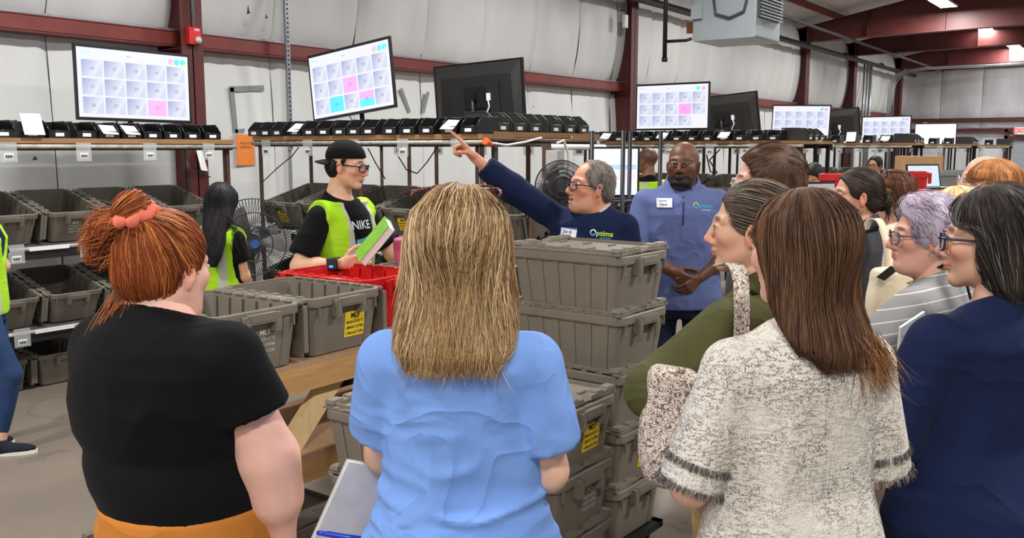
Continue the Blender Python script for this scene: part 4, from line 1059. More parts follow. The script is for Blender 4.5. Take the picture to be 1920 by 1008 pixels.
def head_ops(S, o):
    jw = o.get('jaw', 1.0); fat = o.get('fat', 0.0)
    S.ell((-.016, 0, .030), (.098, .0765, .086), 0.0)
    S.ell((.026, 0, -.040), (.064, .060 * jw + fat * .3, .074), .035)
    S.cone((-.006, .046 * jw, -.052), (.062, .015, -.099), .018 + fat * .4, .016 + fat * .3, .022); S.cone((-.006, -.046 * jw, -.052), (.062, -.015, -.099), .018 + fat * .4, .016 + fat * .3, .022)
    S.ell((.071, 0, -.099), (.017, .020, .017), .018)
    for y in (-1, 1):
        S.ell((.056, y * .044, -.022), (.026, .022, .022), .02)
        S.cone((.083, y * .010, .021), (.064, y * .050, .020), .011, .010, .014)
        S.ell((.096, y * .031, -.003), (.018, .017, .012), .010, sub=True)
        S.cone((.0885, y * .018, .004), (.080, y * .046, .003), .006, .006, .004); S.cone((.089, y * .019, -.011), (.080, y * .045, -.010), .0055, .005, .004)
        S.ell((.093, y * .0125, -.041), (.012, .009, .008), .008)
        S.ell((-.010, y * .0790, -.014), (.020, .0085, .031), .006, rot=rotz(y * .38) @ rotx(y * -.15))
        S.ell((-.004, y * .0875, -.010), (.011, .0045, .019), .004, sub=True, rot=rotz(y * .38))
        S.ell((-.006, y * .0765, -.038), (.009, .006, .010), .006)
    n = o.get('nose', 1.0)
    S.cone((.088, 0, .012), (.088 + .022 * n, 0, -.031), .0085, .0095, .012); S.ell((.088 + .020 * n, 0, -.035), (.0115, .011, .0095), .008)
    S.cone((.098, 0, -.045), (.092, 0, -.055), .006, .006, .008)
    if o.get('mouth_open'):
        S.ell((.092, 0, -.062), (.010, .021, .0055), .006); S.ell((.088, 0, -.080), (.011, .018, .0065), .007); S.ell((.098, 0, -.070), (.020, .018, .0045), .003, sub=True)
    else:
        S.ell((.0915, 0, -.0625), (.0095, .022, .0050), .005); S.ell((.0895, 0, -.0725), (.0100, .019, .0060), .005)
    S.cone((-.022, 0, -.040), (-.040, 0, -.150), .050 + fat, .054 + fat, .03)
    if fat: S.ell((.025, 0, -.100), (.05, .05, .03), .04)

def glasses_mesh(mb, T, kind='rect', r=.0022, w=.027, h=.020, zc=-.006, top_only=False):
    for y in (-1, 1):
        pts = []
        for k in range(20):
            a = 2 * math.pi * k / 20; c, s = math.cos(a), math.sin(a); e = 0.55
            pts.append(T((.108 - .010 * (abs(y * .034 + w * math.copysign(abs(c) ** e, c) * y) / .05) ** 2, y * .034 + y * w * math.copysign(abs(c) ** e, c), zc + h * math.copysign(abs(s) ** e, s))))
        mb.tube(pts, r, 6, closed=True)
        mb.tube([T((.100, y * .060, zc + h * .45)), T((.088, y * .070, zc + h * .45)), T((.03, y * .079, zc + h * .35)), T((-.012, y * .083, zc + h * .25)), T((-.028, y * .082, zc - .012))], r * 1.05, 6)
    mb.tube([T((.110, -.009, zc + .004)), T((.113, 0, zc + .006)), T((.110, .009, zc + .004))], r, 6)

def hand_ops(S, w, f, n, side, curl, sc=1.0, thumb='out', k=.004):
    f = nrm(f); n = nrm(n - f * np.dot(n, f)); t = np.cross(f, n) * (1 if side == 'R' else -1)
    lens = ((.043, .027, .022), (.047, .031, .023), (.043, .028, .022), (.034, .022, .019)); off = (.029, .0095, -.0105, -.029)
    for i in range(4):
        b = w + sc * (f * (.090 - (.004, 0, .003, .010)[i]) + t * off[i]); S.cone(w + sc * (f * .005 + t * off[i] * .55), b, .0150 * sc, .0115 * sc, .012)
        a = 0.0; p = b
        for j in range(3):
            a += curl[i] * (0.95, 1.1, 0.75)[j]; q = p + sc * lens[i][j] * (math.cos(a) * f + math.sin(a) * n + t * (1.5 - i) * .05)
            S.cone(p, q, sc * (.0093 - .0009 * j), sc * (.0088 - .0010 * j), k if j == 0 else .003); p = q
    b = w + sc * (f * .020 + t * .018 + n * .006)
    if thumb == 'out': m1 = b + sc * .046 * nrm(f * .62 + t * .75 + n * .25); m2 = m1 + sc * .036 * nrm(f * .85 + t * .35 + n * .3); m3 = m2 + sc * .026 * nrm(f * .9 + t * .15 + n * .35)
    else: m1 = b + sc * .044 * nrm(f * .75 + t * .45 + n * .5); m2 = m1 + sc * .034 * nrm(f * .7 - t * .3 + n * .7); m3 = m2 + sc * .026 * nrm(f * .45 - t * .75 + n * .45)
    S.cone(b, m1, .0150 * sc, .0115 * sc, .012); S.cone(m1, m2, .0112 * sc, .0098 * sc, .004); S.cone(m2, m3, .0098 * sc, .0085 * sc, .003)
    return n, t

def paint(V, base, spots):
    col = np.tile(np.array(base, float), (len(V), 1))
    for op, c, soft, amt in spots:
        d = SDF.dist(op, V); w = np.clip(1 - d / soft, 0, 1) * amt; col = col * (1 - w[:, None]) + np.array(c) * w[:, None]
    return col
def spot(R, t, sc, c, r, rot=None):
    S = SDF().frame(R, t, sc); S.ell(c, r, 0, rot=rot); return S.ops[0]

class Person: pass
def person(label, px, ytop, d, face, head=None, sex='F', bw=1.0, bd=1.0, belly=0.0, skin=(224, 172, 146), vox=.008, hvox=.005, torso=None, arms=None, hands=None, top=None, legs=None, headopt=None, hp=0.0, hroll=0.0, hoff=(0, 0, 0), hair_top=.012, hs=1.0, armr=1.0, base_z=0.0, legpose=None, shoe=(40, 40, 44), stance=1.0, category='person', vest=None, eyes=True, brow=(60, 45, 35), spots_extra=(), shrug=0.0):
    P = Person(); z_top = atd(px, ytop, d)[2] - hair_top; h = z_top - base_z; s = h / 1.75
    P.h, P.s, P.shrug = h, s, shrug
    p0 = atd(px, ytop, d); fa = PSI + math.radians(face); P.fa = fa
    P.root = empty('person', (p0[0], p0[1], base_z), fa); tag(P.root, label, category)
    W2L = rotz(-fa); P.W2L = W2L
    V_ = lambda v: W2L @ view(*v)
    P.V = V_
    P.local = lambda w: W2L @ (np.asarray(w, float) - np.array([p0[0], p0[1], base_z]))
    T = np.array(torso if torso is not None else (MALE if sex == 'M' else FEM), float)
    if torso is None:
        T = T.copy(); T[:, 0] *= s; T[:, 1] *= s
        up_ = np.clip((1.50 * s - T[:, 0]) / (0.12 * s), 0, 1)
        T[:, 2] *= s * (1 + (bd - 1) * up_); T[:, 3] *= s * (1 + (bd - 1) * up_); T[:, 4] *= s * (1 + (bw - 1) * up_)
        T[T[:, 0] > 1.25 * s, 0] += shrug
        if belly: T[:, 2] += belly * np.exp(-((T[:, 0] - 1.06 * s) / (.16 * s)) ** 2)
    P.T = T
    yaw = math.radians((face if head is None else head) - face)
    hc = np.array([.012, 0, 0]) * s + np.array([0, 0, h - .115 * hs]) + np.asarray(hoff); HR = rotz(yaw) @ roty(math.radians(hp)) @ rotx(math.radians(hroll))
    P.hc, P.HR, P.hs = hc, HR, hs
    P.head_pt = lambda q: HR @ (np.asarray(q, float) * hs) + hc
    ho = headopt or {}
    # --- arms
    sw = (.174 if sex == 'M' else .150) * s * (1 + (bw - 1) * .8); sz = 1.383 * s + shrug
    J = {}
    for sd, sy in (('L', 1), ('R', -1)):
        a = (arms or {}).get(sd) or ((0, -1, 0), (0, -1, 0))
        S0 = np.array([-.012 * s, sy * sw, sz]); sh = (a[2] if len(a) > 2 else None)
        if sh is not None: S0 = S0 + np.asarray(sh)
        ud = V_(a[0]) if len(a[0]) == 3 else nrm(a[0][:3]); fd = V_(a[1]) if len(a[1]) == 3 else nrm(a[1][:3])
        E = S0 + ud * .285 * s; Wp = E + fd * .245 * s; J[sd] = (S0, E, Wp, ud, fd)
    P.J = J
    B = SDF(); B.loft(T, .03, -.012)
    B.cone((-.024 * s, 0, 1.40 * s), hc + HR @ np.array([-.03, 0, -.07]) * hs, .056 * hs + ho.get('fat', 0), .052 * hs + ho.get('fat', 0) * .7, .04)
    for sd in 'LR':
        S0, E, Wp, ud, fd = J[sd]; r = armr * s
        B.cone(S0 + ud * .03, E, .040 * min(r, 1.25), .041 * r, .03); B.cone(E, Wp, .041 * r, .027 * min(r, 1.12), .015); B.cone(E + fd * .02, E + fd * .11 * s, .040 * r, .040 * r, .02)
    hx = .088 * s * bw; LP = legpose or {}
    legs_pts = {}
    for sd, sy in (('L', 1), ('R', -1)):
        q = LP.get(sd) or ((.012, sy * .10 * stance, .48), (-.01, sy * .105 * stance, .075))
        hip = np.array([0, sy * hx, .90 * s]); kn = np.array(q[0]) * s; an = np.array(q[1]) * s; legs_pts[sd] = (hip, kn, an)
        B.cone(hip, kn, .075 * s, .052 * s, .03); B.cone(kn, an, .052 * s, .034 * s, .02)
    P.legs = legs_pts
    Vb, Qb = B.mesh(max(vox * 1.2, .0115))
    parts = [(Vb, Qb)]
    H = SDF().frame(HR, hc, hs); head_ops(H, ho); P.H = H
    parts.append(H.mesh(hvox))
    P.hand = {}
    for sd in 'LR':
        S0, E, Wp, ud, fd = J[sd]; hd = (hands or {}).get(sd) or {}
        f = V_(hd['dir']) if 'dir' in hd else fd; n = V_(hd['palm']) if 'palm' in hd else np.array([0, 1.0 if sd == 'R' else -1.0, 0.01])
        Hd = SDF(); Hd.cone(Wp - fd * .05, Wp + f * .012, .029 * s, .024 * s, .01); n2, t2 = hand_ops(Hd, Wp, f, n, sd, hd.get('curl', (.35, .4, .45, .5)), s * .98, hd.get('thumb', 'out'))
        parts.append(Hd.mesh(hd.get('vox', .0055))); P.hand[sd] = (Wp, f, n2, t2)
    VV = []; QQ = []; o = 0
    for v, q in parts: VV.append(v); QQ.append(q + o); o += len(v)
    VV = np.concatenate(VV); QQ = np.concatenate(QQ)
    sk = lin(skin); dark = lin([c * .80 for c in skin]); lip = lin((skin[0] * .86, skin[1] * .62, skin[2] * .60)); red_ = lin((min(255, skin[0] * 1.02), skin[1] * .84, skin[2] * .80))
    sp = [(spot(HR, hc, hs, (.092, 0, -.068), (.012, .021, .0095)), lip, .004, .75)]
    for y in (-1, 1):
        sp.append((spot(HR, hc, hs, (.060, y * .042, -.030), (.022, .018, .018)), red_, .02, .45))
        sp.append((spot(HR, hc, hs, (-.008, y * .084, -.014), (.022, .010, .034)), red_, .006, .6))
        if brow: sp.append((spot(HR, hc, hs, (.083, y * .032, .024), (.014, .021, .0042), rot=rotx(y * -.10)), lin(brow), .003, .8))
        sp.append((spot(HR, hc, hs, (.090, y * .031, .0035), (.010, .016, .0022)), lin((40, 30, 26)), .0022, .8))
    sp.append((spot(HR, hc, hs, (.108, 0, -.034), (.014, .014, .012)), red_, .01, .4))
    for c, r, cc, soft, amt in spots_extra: sp.append((spot(HR, hc, hs, c, r), lin(cc), soft, amt))
    P.body = np_mesh('body', VV, QQ, m_skin, P.root, paint(VV, sk, sp))
    if eyes:
        for y in (-1, 1):
            e = MB(); c = P.head_pt((.0785, y * .0315, -.0035)); n_, m__ = 12, 8; look = nrm(HR @ np.array(ho.get('look', (1, 0, 0))))
            V3 = []; 
            ax = nrm(np.cross(look, (0, 0, 1))); ay = np.cross(ax, look)
            for i in range(m__ + 1):
                th = math.pi * i / m__
                for j in range(n_): a = 2 * math.pi * j / n_; V3.append(c + .0125 * hs * (math.cos(th) * look + math.sin(th) * (math.cos(a) * ax + math.sin(a) * ay)))
            for i in range(m__):
                e_f = [(i * n_ + j, i * n_ + (j + 1) % n_, (i + 1) * n_ + (j + 1) % n_, (i + 1) * n_ + j) for j in range(n_)]
                if i == 0: e.add(V3, e_f, 1, True); 
                else: o2 = len(e.v) - len(V3); e.f += [tuple(o2 + k for k in q) for q in e_f]; e.m += [1 if i < 2 else 0] * n_; e.s += [True] * n_
            e.build('eye', [m_eye, m_iris], P.root)
    # --- clothing
    if top: garment(P, **top)
    if legs is not None: trousers(P, legs)
    for sd in 'LR':
        an = legs_pts[sd][2]; Sh = SDF(); Sh.cone(an + (0, 0, -.005), an + (0.02, 0, -.035), .042, .040, .01); Sh.ell(an + np.array([.065, 0, -.045]), (.125, .044, .034), .03); Sh.clips.append((np.array([0, 0, an[2] - .073]), np.array([0, 0, -1.0])))
        v, q = Sh.mesh(.015); sh = np_mesh('shoe', v, q, fabric('shoe_%d_%d' % (shoe[0], shoe[2]), shoe), P.root)
        pts = [(an[0] + .065 + .128 * math.cos(a), an[1] + .047 * math.sin(a), 0) for a in np.linspace(0, 2 * math.pi, 20, endpoint=False)]
        MB().loft([[(x, y, an[2] - .075) for x, y, _ in pts], [(x, y, an[2] - .052) for x, y, _ in pts]], smooth=False).build('sole', m_sole, sh)
    return P

def garment(P, m, infl=.012, sleeve=('short', .62), hem=.86, ease=.016, folds=(), vox=.008, name='shirt', cuff=1.0, neck=1.478, collar=None, sl_end=None, extra=None, seed=1, belt=None, flare=0.0, armscale=1.0):
    s = P.s; T = P.T.copy(); S = SDF()
    lo = T[:, 0] < 1.15 * s
    if flare: T[lo, 2:5] += flare * np.clip((1.15 * s - T[lo, 0]) / (.25 * s), 0, 1)[:, None]
    S.loft(T, 0.0, infl)
    S.clips.append((np.array([0, 0, hem * s]), np.array([0, 0, -1.0])))
    S.plane((-.02 * s, 0, neck * s + P.shrug), (.45, 0, 1.0), .012)
    for sd in 'LR':
        S0, E, Wp, ud, fd = P.J[sd]; a = armscale * s
        S.ell(S0 + (0.004, 0, -.004), np.array((.056, .054, .054)) * a, .05)
        kind, fr = (sleeve[sd] if isinstance(sleeve, dict) else sleeve)
        if kind == 'short':
            e = S0 + (E - S0) * fr; S.cone(S0 + ud * .02, e, .047 * a + ease * .7, .047 * a + ease * 1.25, .014, cb=True)
        else:
            S.cone(S0 + ud * .02, E, .047 * a + ease * .7, .044 * a + ease, .014); e = E + (Wp - E) * fr; S.cone(E, e, .045 * a + ease, (.034 * a + ease * .8) * cuff, .02, cb=True)
    if extra: extra(S, P)
    V, Q = S.mesh(vox)
    N = vnormals(V, Q); disp = np.zeros(len(V))
    for f in folds:
        c, rad, amp, freq, st, sd_ = f
        w = np.exp(-(((V - np.asarray(c) * s) / np.asarray(rad)) ** 2).sum(1)); g = fold(V, sd_, freq, st); disp += amp * w * (1 - np.abs(g)) ** 2 * 1.0 - amp * w * .35
    disp += .0022 * fold(V, seed, 16)
    V2 = V + N * disp[:, None]
    o = np_mesh(name, V2, Q, m, P.root)
    P.shirt = o; P.shirtV, P.shirtQ = V2, Q; P.S = S
    P.bvh = BVHTree.FromPolygons([Vector(v) for v in V2], [tuple(int(i) for i in q) for q in Q])
    if collar: collar_mesh(P, *collar)
    return o
def collar_mesh(P, m, r=.066, h=.05, open_=0.6, tilt=.3, z=1.445, name='collar', th=.006, lay=.0):
    s = P.s; V = []; F = []; n = 28; c = np.array([-.022 * s, 0, (z + .018) * s + P.shrug])
    for i in range(n + 1):
        a = open_ + (2 * math.pi - 2 * open_) * i / n; ca, sa = math.cos(a), math.sin(a)
        back = (1 - ca) / 2
        base = np.array([c[0] + r * s * ca * (1.10 if ca > 0 else 1.0), c[1] + r * s * 1.05 * sa, 0]); base[2] = 1.478 * s + P.shrug - .45 * (base[0] + .02 * s) - .014
        topp = base + np.array([-.010 * ca, -.012 * sa, h * (.55 + .45 * back)]) 
        if lay: out = base + np.array([ca, sa, 0]) * lay * (1.1 - .3 * back) + np.array([0, 0, -.012 - .02 * (1 - back)])
        else: out = base + np.array([ca, sa, 0]) * th
        V += [base - np.array([ca, sa, 0]) * 0.003, topp, topp + np.array([ca, sa, 0]) * th, out]
    for i in range(n):
        for k in range(4): F.append((i * 4 + k, i * 4 + (k + 1) % 4, (i + 1) * 4 + (k + 1) % 4, (i + 1) * 4 + k))
    F += [(3, 2, 1, 0), tuple(n * 4 + k for k in range(4))]
    MB().add(V, F, 0, True).build(name, m, P.root)
def trousers(P, o):
    s = P.s; S = SDF(); T = P.T[P.T[:, 0] < (o.get('waist', 1.0) + .07) * s].copy(); e = o.get('ease', .012)
    S.loft(T, 0, e)
    S.clips.append((np.array([0, 0, o.get('waist', 1.0) * s]), np.array([0, 0, 1.0])))
    for sd in 'LR':
        hip, kn, an = P.legs[sd]; k = o.get('leg', 1.0)
        S.cone(hip, kn, (.082 * s + e) * k, (.062 * s + e) * k, .03); S.cone(kn, an + (kn - an) * o.get('short', 0.05), (.062 * s + e) * k, (.046 * s + e) * o.get('cuff', 1.0), .02, cb=True)
    V, Q = S.mesh(o.get('vox', .012)); N = vnormals(V, Q); V = V + N * (.004 * fold(V, 5, 18))[:, None]
    P.trousers = np_mesh('trousers', V, Q, o['m'], P.root)

# --- flat things laid onto a garment: project points along a direction
def drape(P, mb, verts, faces, o, x, y, dirn, lift=.002, mi=0):
    o, x, y, dirn = (np.asarray(q, float) for q in (o, x, y, dirn)); out = []
    last = None
    for v in verts:
        p = o + x * v[0] + y * v[1]; hit = P.bvh.ray_cast(Vector(p - dirn * .35), Vector(dirn), 1.0)
        if hit[0] is None: q = p if last is None else o + x * v[0] + y * v[1] + dirn * np.dot(last - o, dirn)
        else: q = np.array(hit[0]) - dirn * lift; last = q
        out.append(q)
    mb.add(out, faces, mi, False)
def grid_patch(w, h, nx=8, ny=6):
    V = [((i / nx - .5) * w, (j / ny - .5) * h) for j in range(ny + 1) for i in range(nx + 1)]
    F = [(j * (nx + 1) + i, j * (nx + 1) + i + 1, (j + 1) * (nx + 1) + i + 1, (j + 1) * (nx + 1) + i) for j in range(ny) for i in range(nx)]
    return V, F
def badge(P, name, o, w, h, m, tilt=0.0, dirn=(-1, 0, 0), lift=.003, text=None, parent=None):
    dirn = nrm(dirn); x = nrm(np.cross(dirn, (0, 0, 1.0))); x = x * (1 if True else -1); y = np.cross(x, dirn); c, s_ = math.cos(tilt), math.sin(tilt); x, y = c * x + s_ * y, c * y - s_ * x
    b = MB(); v, f = grid_patch(w, h); drape(P, b, v, f, o, x, y, dirn, lift); ob = b.build(name, m, P.root)
    for (txt, size, dx, dy, mm, nm) in (text or ()):
        b = MB(); v, f = text_geo(txt, size, 'CENTER', .012); v = v + np.array([dx, dy, 0]); drape(P, b, v, f, o, x, y, dirn, lift + .0012); b.build(nm, mm, ob)
    return ob, x, y
def logo(P, o, size, segs, dirn=(-1, 0, 0), name='embroidered_logo', ring=None, tilt=0.0):
    dirn = nrm(dirn); x = nrm(np.cross(dirn, (0, 0, 1.0))); y = np.cross(x, dirn); c, s_ = math.cos(tilt), math.sin(tilt); x, y = c * x + s_ * y, c * y - s_ * x
    first = None
    for txt, sz, dx, dy, mm in segs:
        b = MB(); v, f = text_geo(txt, sz, 'LEFT', .015); v = v + np.array([dx, dy, 0]); drape(P, b, v, f, o, x, y, dirn, .0025); ob = b.build(name if first is None else 'logo_text', mm, first or P.root); first = first or ob
    if ring:
        R, ro, mr1, mr2 = ring
        for mm, a0, a1 in ((mr1, .2, 3.3), (mr2, 3.3, 6.48)):
            V = []; n = 14
            for i in range(n + 1):
                a = a0 + (a1 - a0) * i / n
                V += [(ro[0] + R * math.cos(a), ro[1] + R * math.sin(a)), (ro[0] + R * .62 * math.cos(a), ro[1] + R * .62 * math.sin(a))]
            b = MB(); drape(P, b, V, [(2 * i, 2 * i + 1, 2 * i + 3, 2 * i + 2) for i in range(n)], o, x, y, dirn, .0025); b.build('logo_ring', mm, first)

# --- hair
def strands(name, parent, pts, rad, cols, m=None):
    """pts: steps x N x 3"""
    K, N = pts.shape[:2]; t = np.gradient(pts, axis=0); t /= np.linalg.norm(t, axis=2, keepdims=True) + 1e-9
    ref = np.array([.3, .5, .8]); x = np.cross(t, ref); x /= np.linalg.norm(x, axis=2, keepdims=True) + 1e-9; y = np.cross(t, x)
    u = np.linspace(0, 1, K)[:, None, None]; prof = np.clip(np.minimum(u * 6 + .35, (1 - u) * 2.2 + .12), 0, 1)
    R = np.asarray(rad).reshape(1, -1, 1) * prof
    V = np.stack([pts + R * (math.cos(a) * x + math.sin(a) * y) for a in (0, 2.094, 4.189)], 2)       # K N 3 3
    V = V.transpose(1, 0, 2, 3).reshape(-1, 3)
    base = (np.arange(N) * K * 3)[:, None, None] + (np.arange(K - 1) * 3)[None, :, None]
    Q = []
    for j in range(3):
        j2 = (j + 1) % 3; Q.append(np.stack([base[..., 0] + j, base[..., 0] + j2, base[..., 0] + 3 + j2, base[..., 0] + 3 + j], -1).reshape(-1, 4))
    col = np.repeat(cols, K * 3, axis=0)
    o = np_mesh(name, V, np.concatenate(Q), m or m_hair, parent, col); o['kind'] = 'stuff'; return o
def palette(N, cols, seed=0, clump=None):
    g = np.random.default_rng(seed); C = np.array([lin(c) for c in cols]); i = g.integers(0, len(C), N); j = g.integers(0, len(C), N); w = g.random(N)[:, None]
    return (C[i] * w + C[j] * (1 - w)) * g.uniform(.8, 1.15, N)[:, None]
def flow(S, seeds, dirf, lens, K=12, off=None, wav=0.0, seed=0, lift=0.0):
    g = np.random.default_rng(seed); P = seeds.copy(); N = len(P); off = np.zeros(N) if off is None else off
    for _ in range(2): n = S.grad(P); P = P - n * (S.at(P) - off)[:, None]
    out = [P.copy()]; st = np.asarray(lens) / (K - 1); ph = g.uniform(0, 6, N); fr = g.uniform(.5, 1.2, N); D0 = None
    for k in range(K - 1):
        n = S.grad(P); D = dirf(P, n, k / (K - 1)); D = D - n * (D * n).sum(1, keepdims=True); D /= np.linalg.norm(D, axis=1, keepdims=True) + 1e-9
        if D0 is not None: D = D * .6 + D0 * .4; D /= np.linalg.norm(D, axis=1, keepdims=True) + 1e-9
        D0 = D
        if wav: side = np.cross(n, D); D = D + side * (wav * np.sin(ph + fr * k * 1.3))[:, None]
        P = P + D * st[:, None]; n = S.grad(P); P = P - n * ((S.at(P) - off - lift * (k / K) ** 2) * .85)[:, None]; out.append(P.copy())
    return np.stack(out)
def hair(P, build, dirf, cols, N=1500, length=(.1, .2), rad=.0010, K=12, vox=.006, base_col=None, zmin=None, seedmask=None, off=(-.004, .003), wav=.1, seed=1, lift=0.0, ridge=.0025, name='hair', jag=.02):
    """build(S): hair mass in head coordinates; dirf(p_head) -> combing direction in head coordinates"""
    S = SDF().frame(P.HR, P.hc, P.hs); build(S)
    V, Q = S.mesh(vox); N_ = vnormals(V, Q)
    toh = lambda q: ((q - P.hc) @ P.HR) / P.hs
    V2 = V + N_ * (ridge * fold(toh(V), seed, 90, (1, 1, .12)))[:, None]
    bc = np.array(lin(base_col or cols[0])); cc = bc * (1 + .25 * fold(toh(V), seed + 3, 120, (1, 1, .1)))[:, None]
    o = np_mesh(name, V2, Q, m_hair, P.root, np.clip(cc, 0, 1)); P.hair = o; P.hairS = S
    g = np.random.default_rng(seed); cand = V
    if seedmask is not None: cand = V[seedmask(toh(V))]
    if N and len(cand):
        sd = cand[g.integers(0, len(cand), N)] + g.normal(size=(N, 3)) * .003
        ln = g.uniform(length[0], length[1], N) * P.hs
        if zmin is not None:
            zs = toh(sd)[:, 2]; ln = np.minimum(ln, np.maximum(.03, (zs - zmin) * 1.06 + g.uniform(-jag, jag, N) * (.5 + .5 * np.sin(toh(sd)[:, 1] * 55 + seed))))
        pts = flow(S, sd, lambda p, n, u: (dirf(toh(p)) @ P.HR.T), ln, K, g.uniform(off[0], off[1], N), wav, seed, lift)
        strands(name + '_strands', o, pts, g.uniform(.6, 1.25, N) * rad, palette(N, cols, seed))
    return o
def cap_ops(S, th=.010, front=.02, low=-.03, sides=True):
    """hair covering the skull, open at the face"""
    S.ell((-.018, 0, .032), (.098 + th, .0765 + th, .086 + th), 0)
    S.ell((-.055, 0, -.025), (.060 + th * .5, .062 + th * .6, .060), .03)
    S.ell((.120, 0, -.020), (.086, .150, .078 + front), .008, sub=True)
    S.box((.045, 0, -.085), (.047, .12, .045), .012, .012, sub=True)
    S.box((.09, 0, -.10), (.06, .12, .07), .01, .012, sub=True)
def radial_dir(center, down=.6):
    c = np.asarray(center, float)
    def f(p): v = p - c; v = v / (np.linalg.norm(v, axis=1, keepdims=True) + 1e-9); v = v.copy(); v[:, 2] -= down; return v
    return f
def toward(c):
    c = np.asarray(c, float)
    return lambda p: (c - p)
# ================================================================== the people
def with_pattern(m, fn):
    b = NB(m); o, X = b.obj(); b.base(fn(b, o, X, base_input(m))); return m
m_blacktee = fabric('black_jersey', (17, 16, 18), bump=.06, wrinkle=.18, wscale=3)
m_bluetee = fabric('blue_jersey', (122, 160, 226), bump=.05, var=.03, wrinkle=.42)
m_navy = fabric('navy_jersey', (27, 37, 70), bump=.05, wrinkle=.4, wscale=3)
m_navy2 = fabric('navy_pullover', (22, 32, 62), bump=.1)
m_olive = fabric('olive_cotton', (84, 84, 50), bump=.1, var=.14, scale=5, wrinkle=.5, wscale=6)
m_grey_top = fabric('grey_striped', (150, 149, 150), bump=.08)
def stripes(b, o, X, base):
    z = b.math('ADD', X[2], b.math('MULTIPLY', X[0], 0.25))
    f = b.math('FRACT', b.math('MULTIPLY', z, 26.0)); k = b.math('LESS_THAN', f, 0.10); return b.mix(b.math('MULTIPLY', k, .8), base, lin((226, 222, 214)))
with_pattern(m_grey_top, stripes)
m_charcoal = fabric('charcoal_shirt', (66, 66, 70), bump=.06)
m_cream = fabric('cream_knit', (222, 206, 184), bump=.1)
def ribs(b, o, X, base):
    f = b.math('FRACT', b.math('MULTIPLY', X[2], 55.0)); return b.mix(b.math('MULTIPLY', b.math('LESS_THAN', f, .3), .35), base, lin((176, 156, 132)))
with_pattern(m_cream, ribs)
m_blueheather = fabric('blue_heather', (96, 108, 154), bump=.1, var=.12, scale=260, wrinkle=.3)
m_tweed = fabric('tweed', (226, 219, 208), bump=.35, bscale=220, wrinkle=.15)
def tweed(b, o, X, base):
    n1 = b.noise(o, 95, 2, (0.6, 0.6, 2.0)); n2 = b.noise(o, 240, 2, (1.2, 1.2, 2.0)); n3 = b.noise(o, 90, 2, (2.2, 2.2, .5)); big = b.noise(o, 9, 2)
    k = b.math('MULTIPLY', b.step(n1, .47, .53), b.step(n2, .45, .52)); k = b.math('MAXIMUM', k, b.math('MULTIPLY', b.step(n3, .57, .62), b.step(n2, .44, .50)))
    k = b.math('MULTIPLY', k, b.step(big, .22, .55)); return b.mix(b.math('MULTIPLY', k, .80), base, lin((96, 87, 80)))
with_pattern(m_tweed, tweed)
m_fringe = mat('fringe', (74, 70, 70), rough=.9, var=.3, scale=80)
m_tan = fabric('tan_trousers', (196, 124, 52), bump=.1)
m_khaki = fabric('khaki_trousers', (168, 136, 88), bump=.1)
m_blackpants = fabric('black_trousers', (22, 22, 26), bump=.08)
m_darkpants = fabric('dark_navy_trousers', (32, 36, 54), bump=.08)
m_jeans = fabric('jeans', (44, 64, 100), bump=.15, var=.15)
m_vest = fabric('hi_vis', (168, 220, 44), bump=.12, bscale=90, var=.06)
m_vest_b = m_vest
def vest_stripe(b, o, X, base):
    ay = b.math('ABSOLUTE', X[1]); k = b.math('LESS_THAN', b.math('ABSOLUTE', b.math('SUBTRACT', ay, 0.088)), 0.022)
    return b.mix(k, base, lin((186, 188, 182)))
with_pattern(m_vest, vest_stripe)
m_tagwhite = mat('name_tag', (238, 238, 240), rough=.6, var=.02)
m_tagblue = mat('name_tag_edge', (70, 84, 170), rough=.6, var=.02)
m_pen = mat('pen_ink', (44, 52, 110), rough=.7, var=0)
m_logo_g, m_logo_b, m_logo_w = mat('logo_green', (196, 214, 60), rough=.7, var=0), mat('logo_blue', (74, 168, 214), rough=.7, var=0), mat('logo_white', (214, 220, 226), rough=.7, var=0)
m_frame_blk = mat('frame_black', (22, 20, 22), rough=.25)
m_frame_clear = mat('frame_clear', (226, 214, 210), rough=.15, var=.05)
m_frame_tort = mat('frame_tortoise', (98, 34, 30), rough=.25, var=.3, scale=120)
m_frame_blue = mat('frame_blue', (44, 52, 84), rough=.25)
m_lens = mat('lens', (190, 200, 215), rough=.05, alpha=.18)
m_gold = mat('gold', (196, 160, 96), rough=.3, metal=.9)

def vest(P, hem=.80, vox=.009, infl=.024, vlow=1.02, vw=.075):
    s = P.s; S = SDF(); T = P.T[P.T[:, 0] < 1.44 * s]; S.loft(T, 0, infl)
    S.clips.append((np.array([0, 0, hem * s]), np.array([0, 0, -1.0])))
    for sd, sy in (('L', 1), ('R', -1)):
        S0 = P.J[sd][0]; S.ell(S0 + np.array([0, 0, -.004]), (.056 * s + .022,) * 3, .03)
        S.plane(S0 + np.array([0, sy * .030, 0]), (0, sy, .25), .006)
        Ed = P.J[sd][1]; S.cone(S0 + np.array([0, sy * .060, -.05]), Ed, .070 * s, .066 * s + .01, .01, sub=True)
    S.cone((.16, 0, vlow * s), (.13, 0, 1.46 * s), .004, vw, .01, sub=True); S.ell((-.01, 0, 1.49 * s), (.072, .075, .075), .01, sub=True)
    S.cone((.16, 0, .6 * s), (.16, 0, vlow * s), .006, .004, 0, sub=True)
    V, Q = S.mesh(vox); N = vnormals(V, Q); V = V + N * (.004 * fold(V, 12, 20, (1, 1, .5)))[:, None]
    P.vest = np_mesh('safety_vest', V, Q, m_vest, P.root); return P.vest
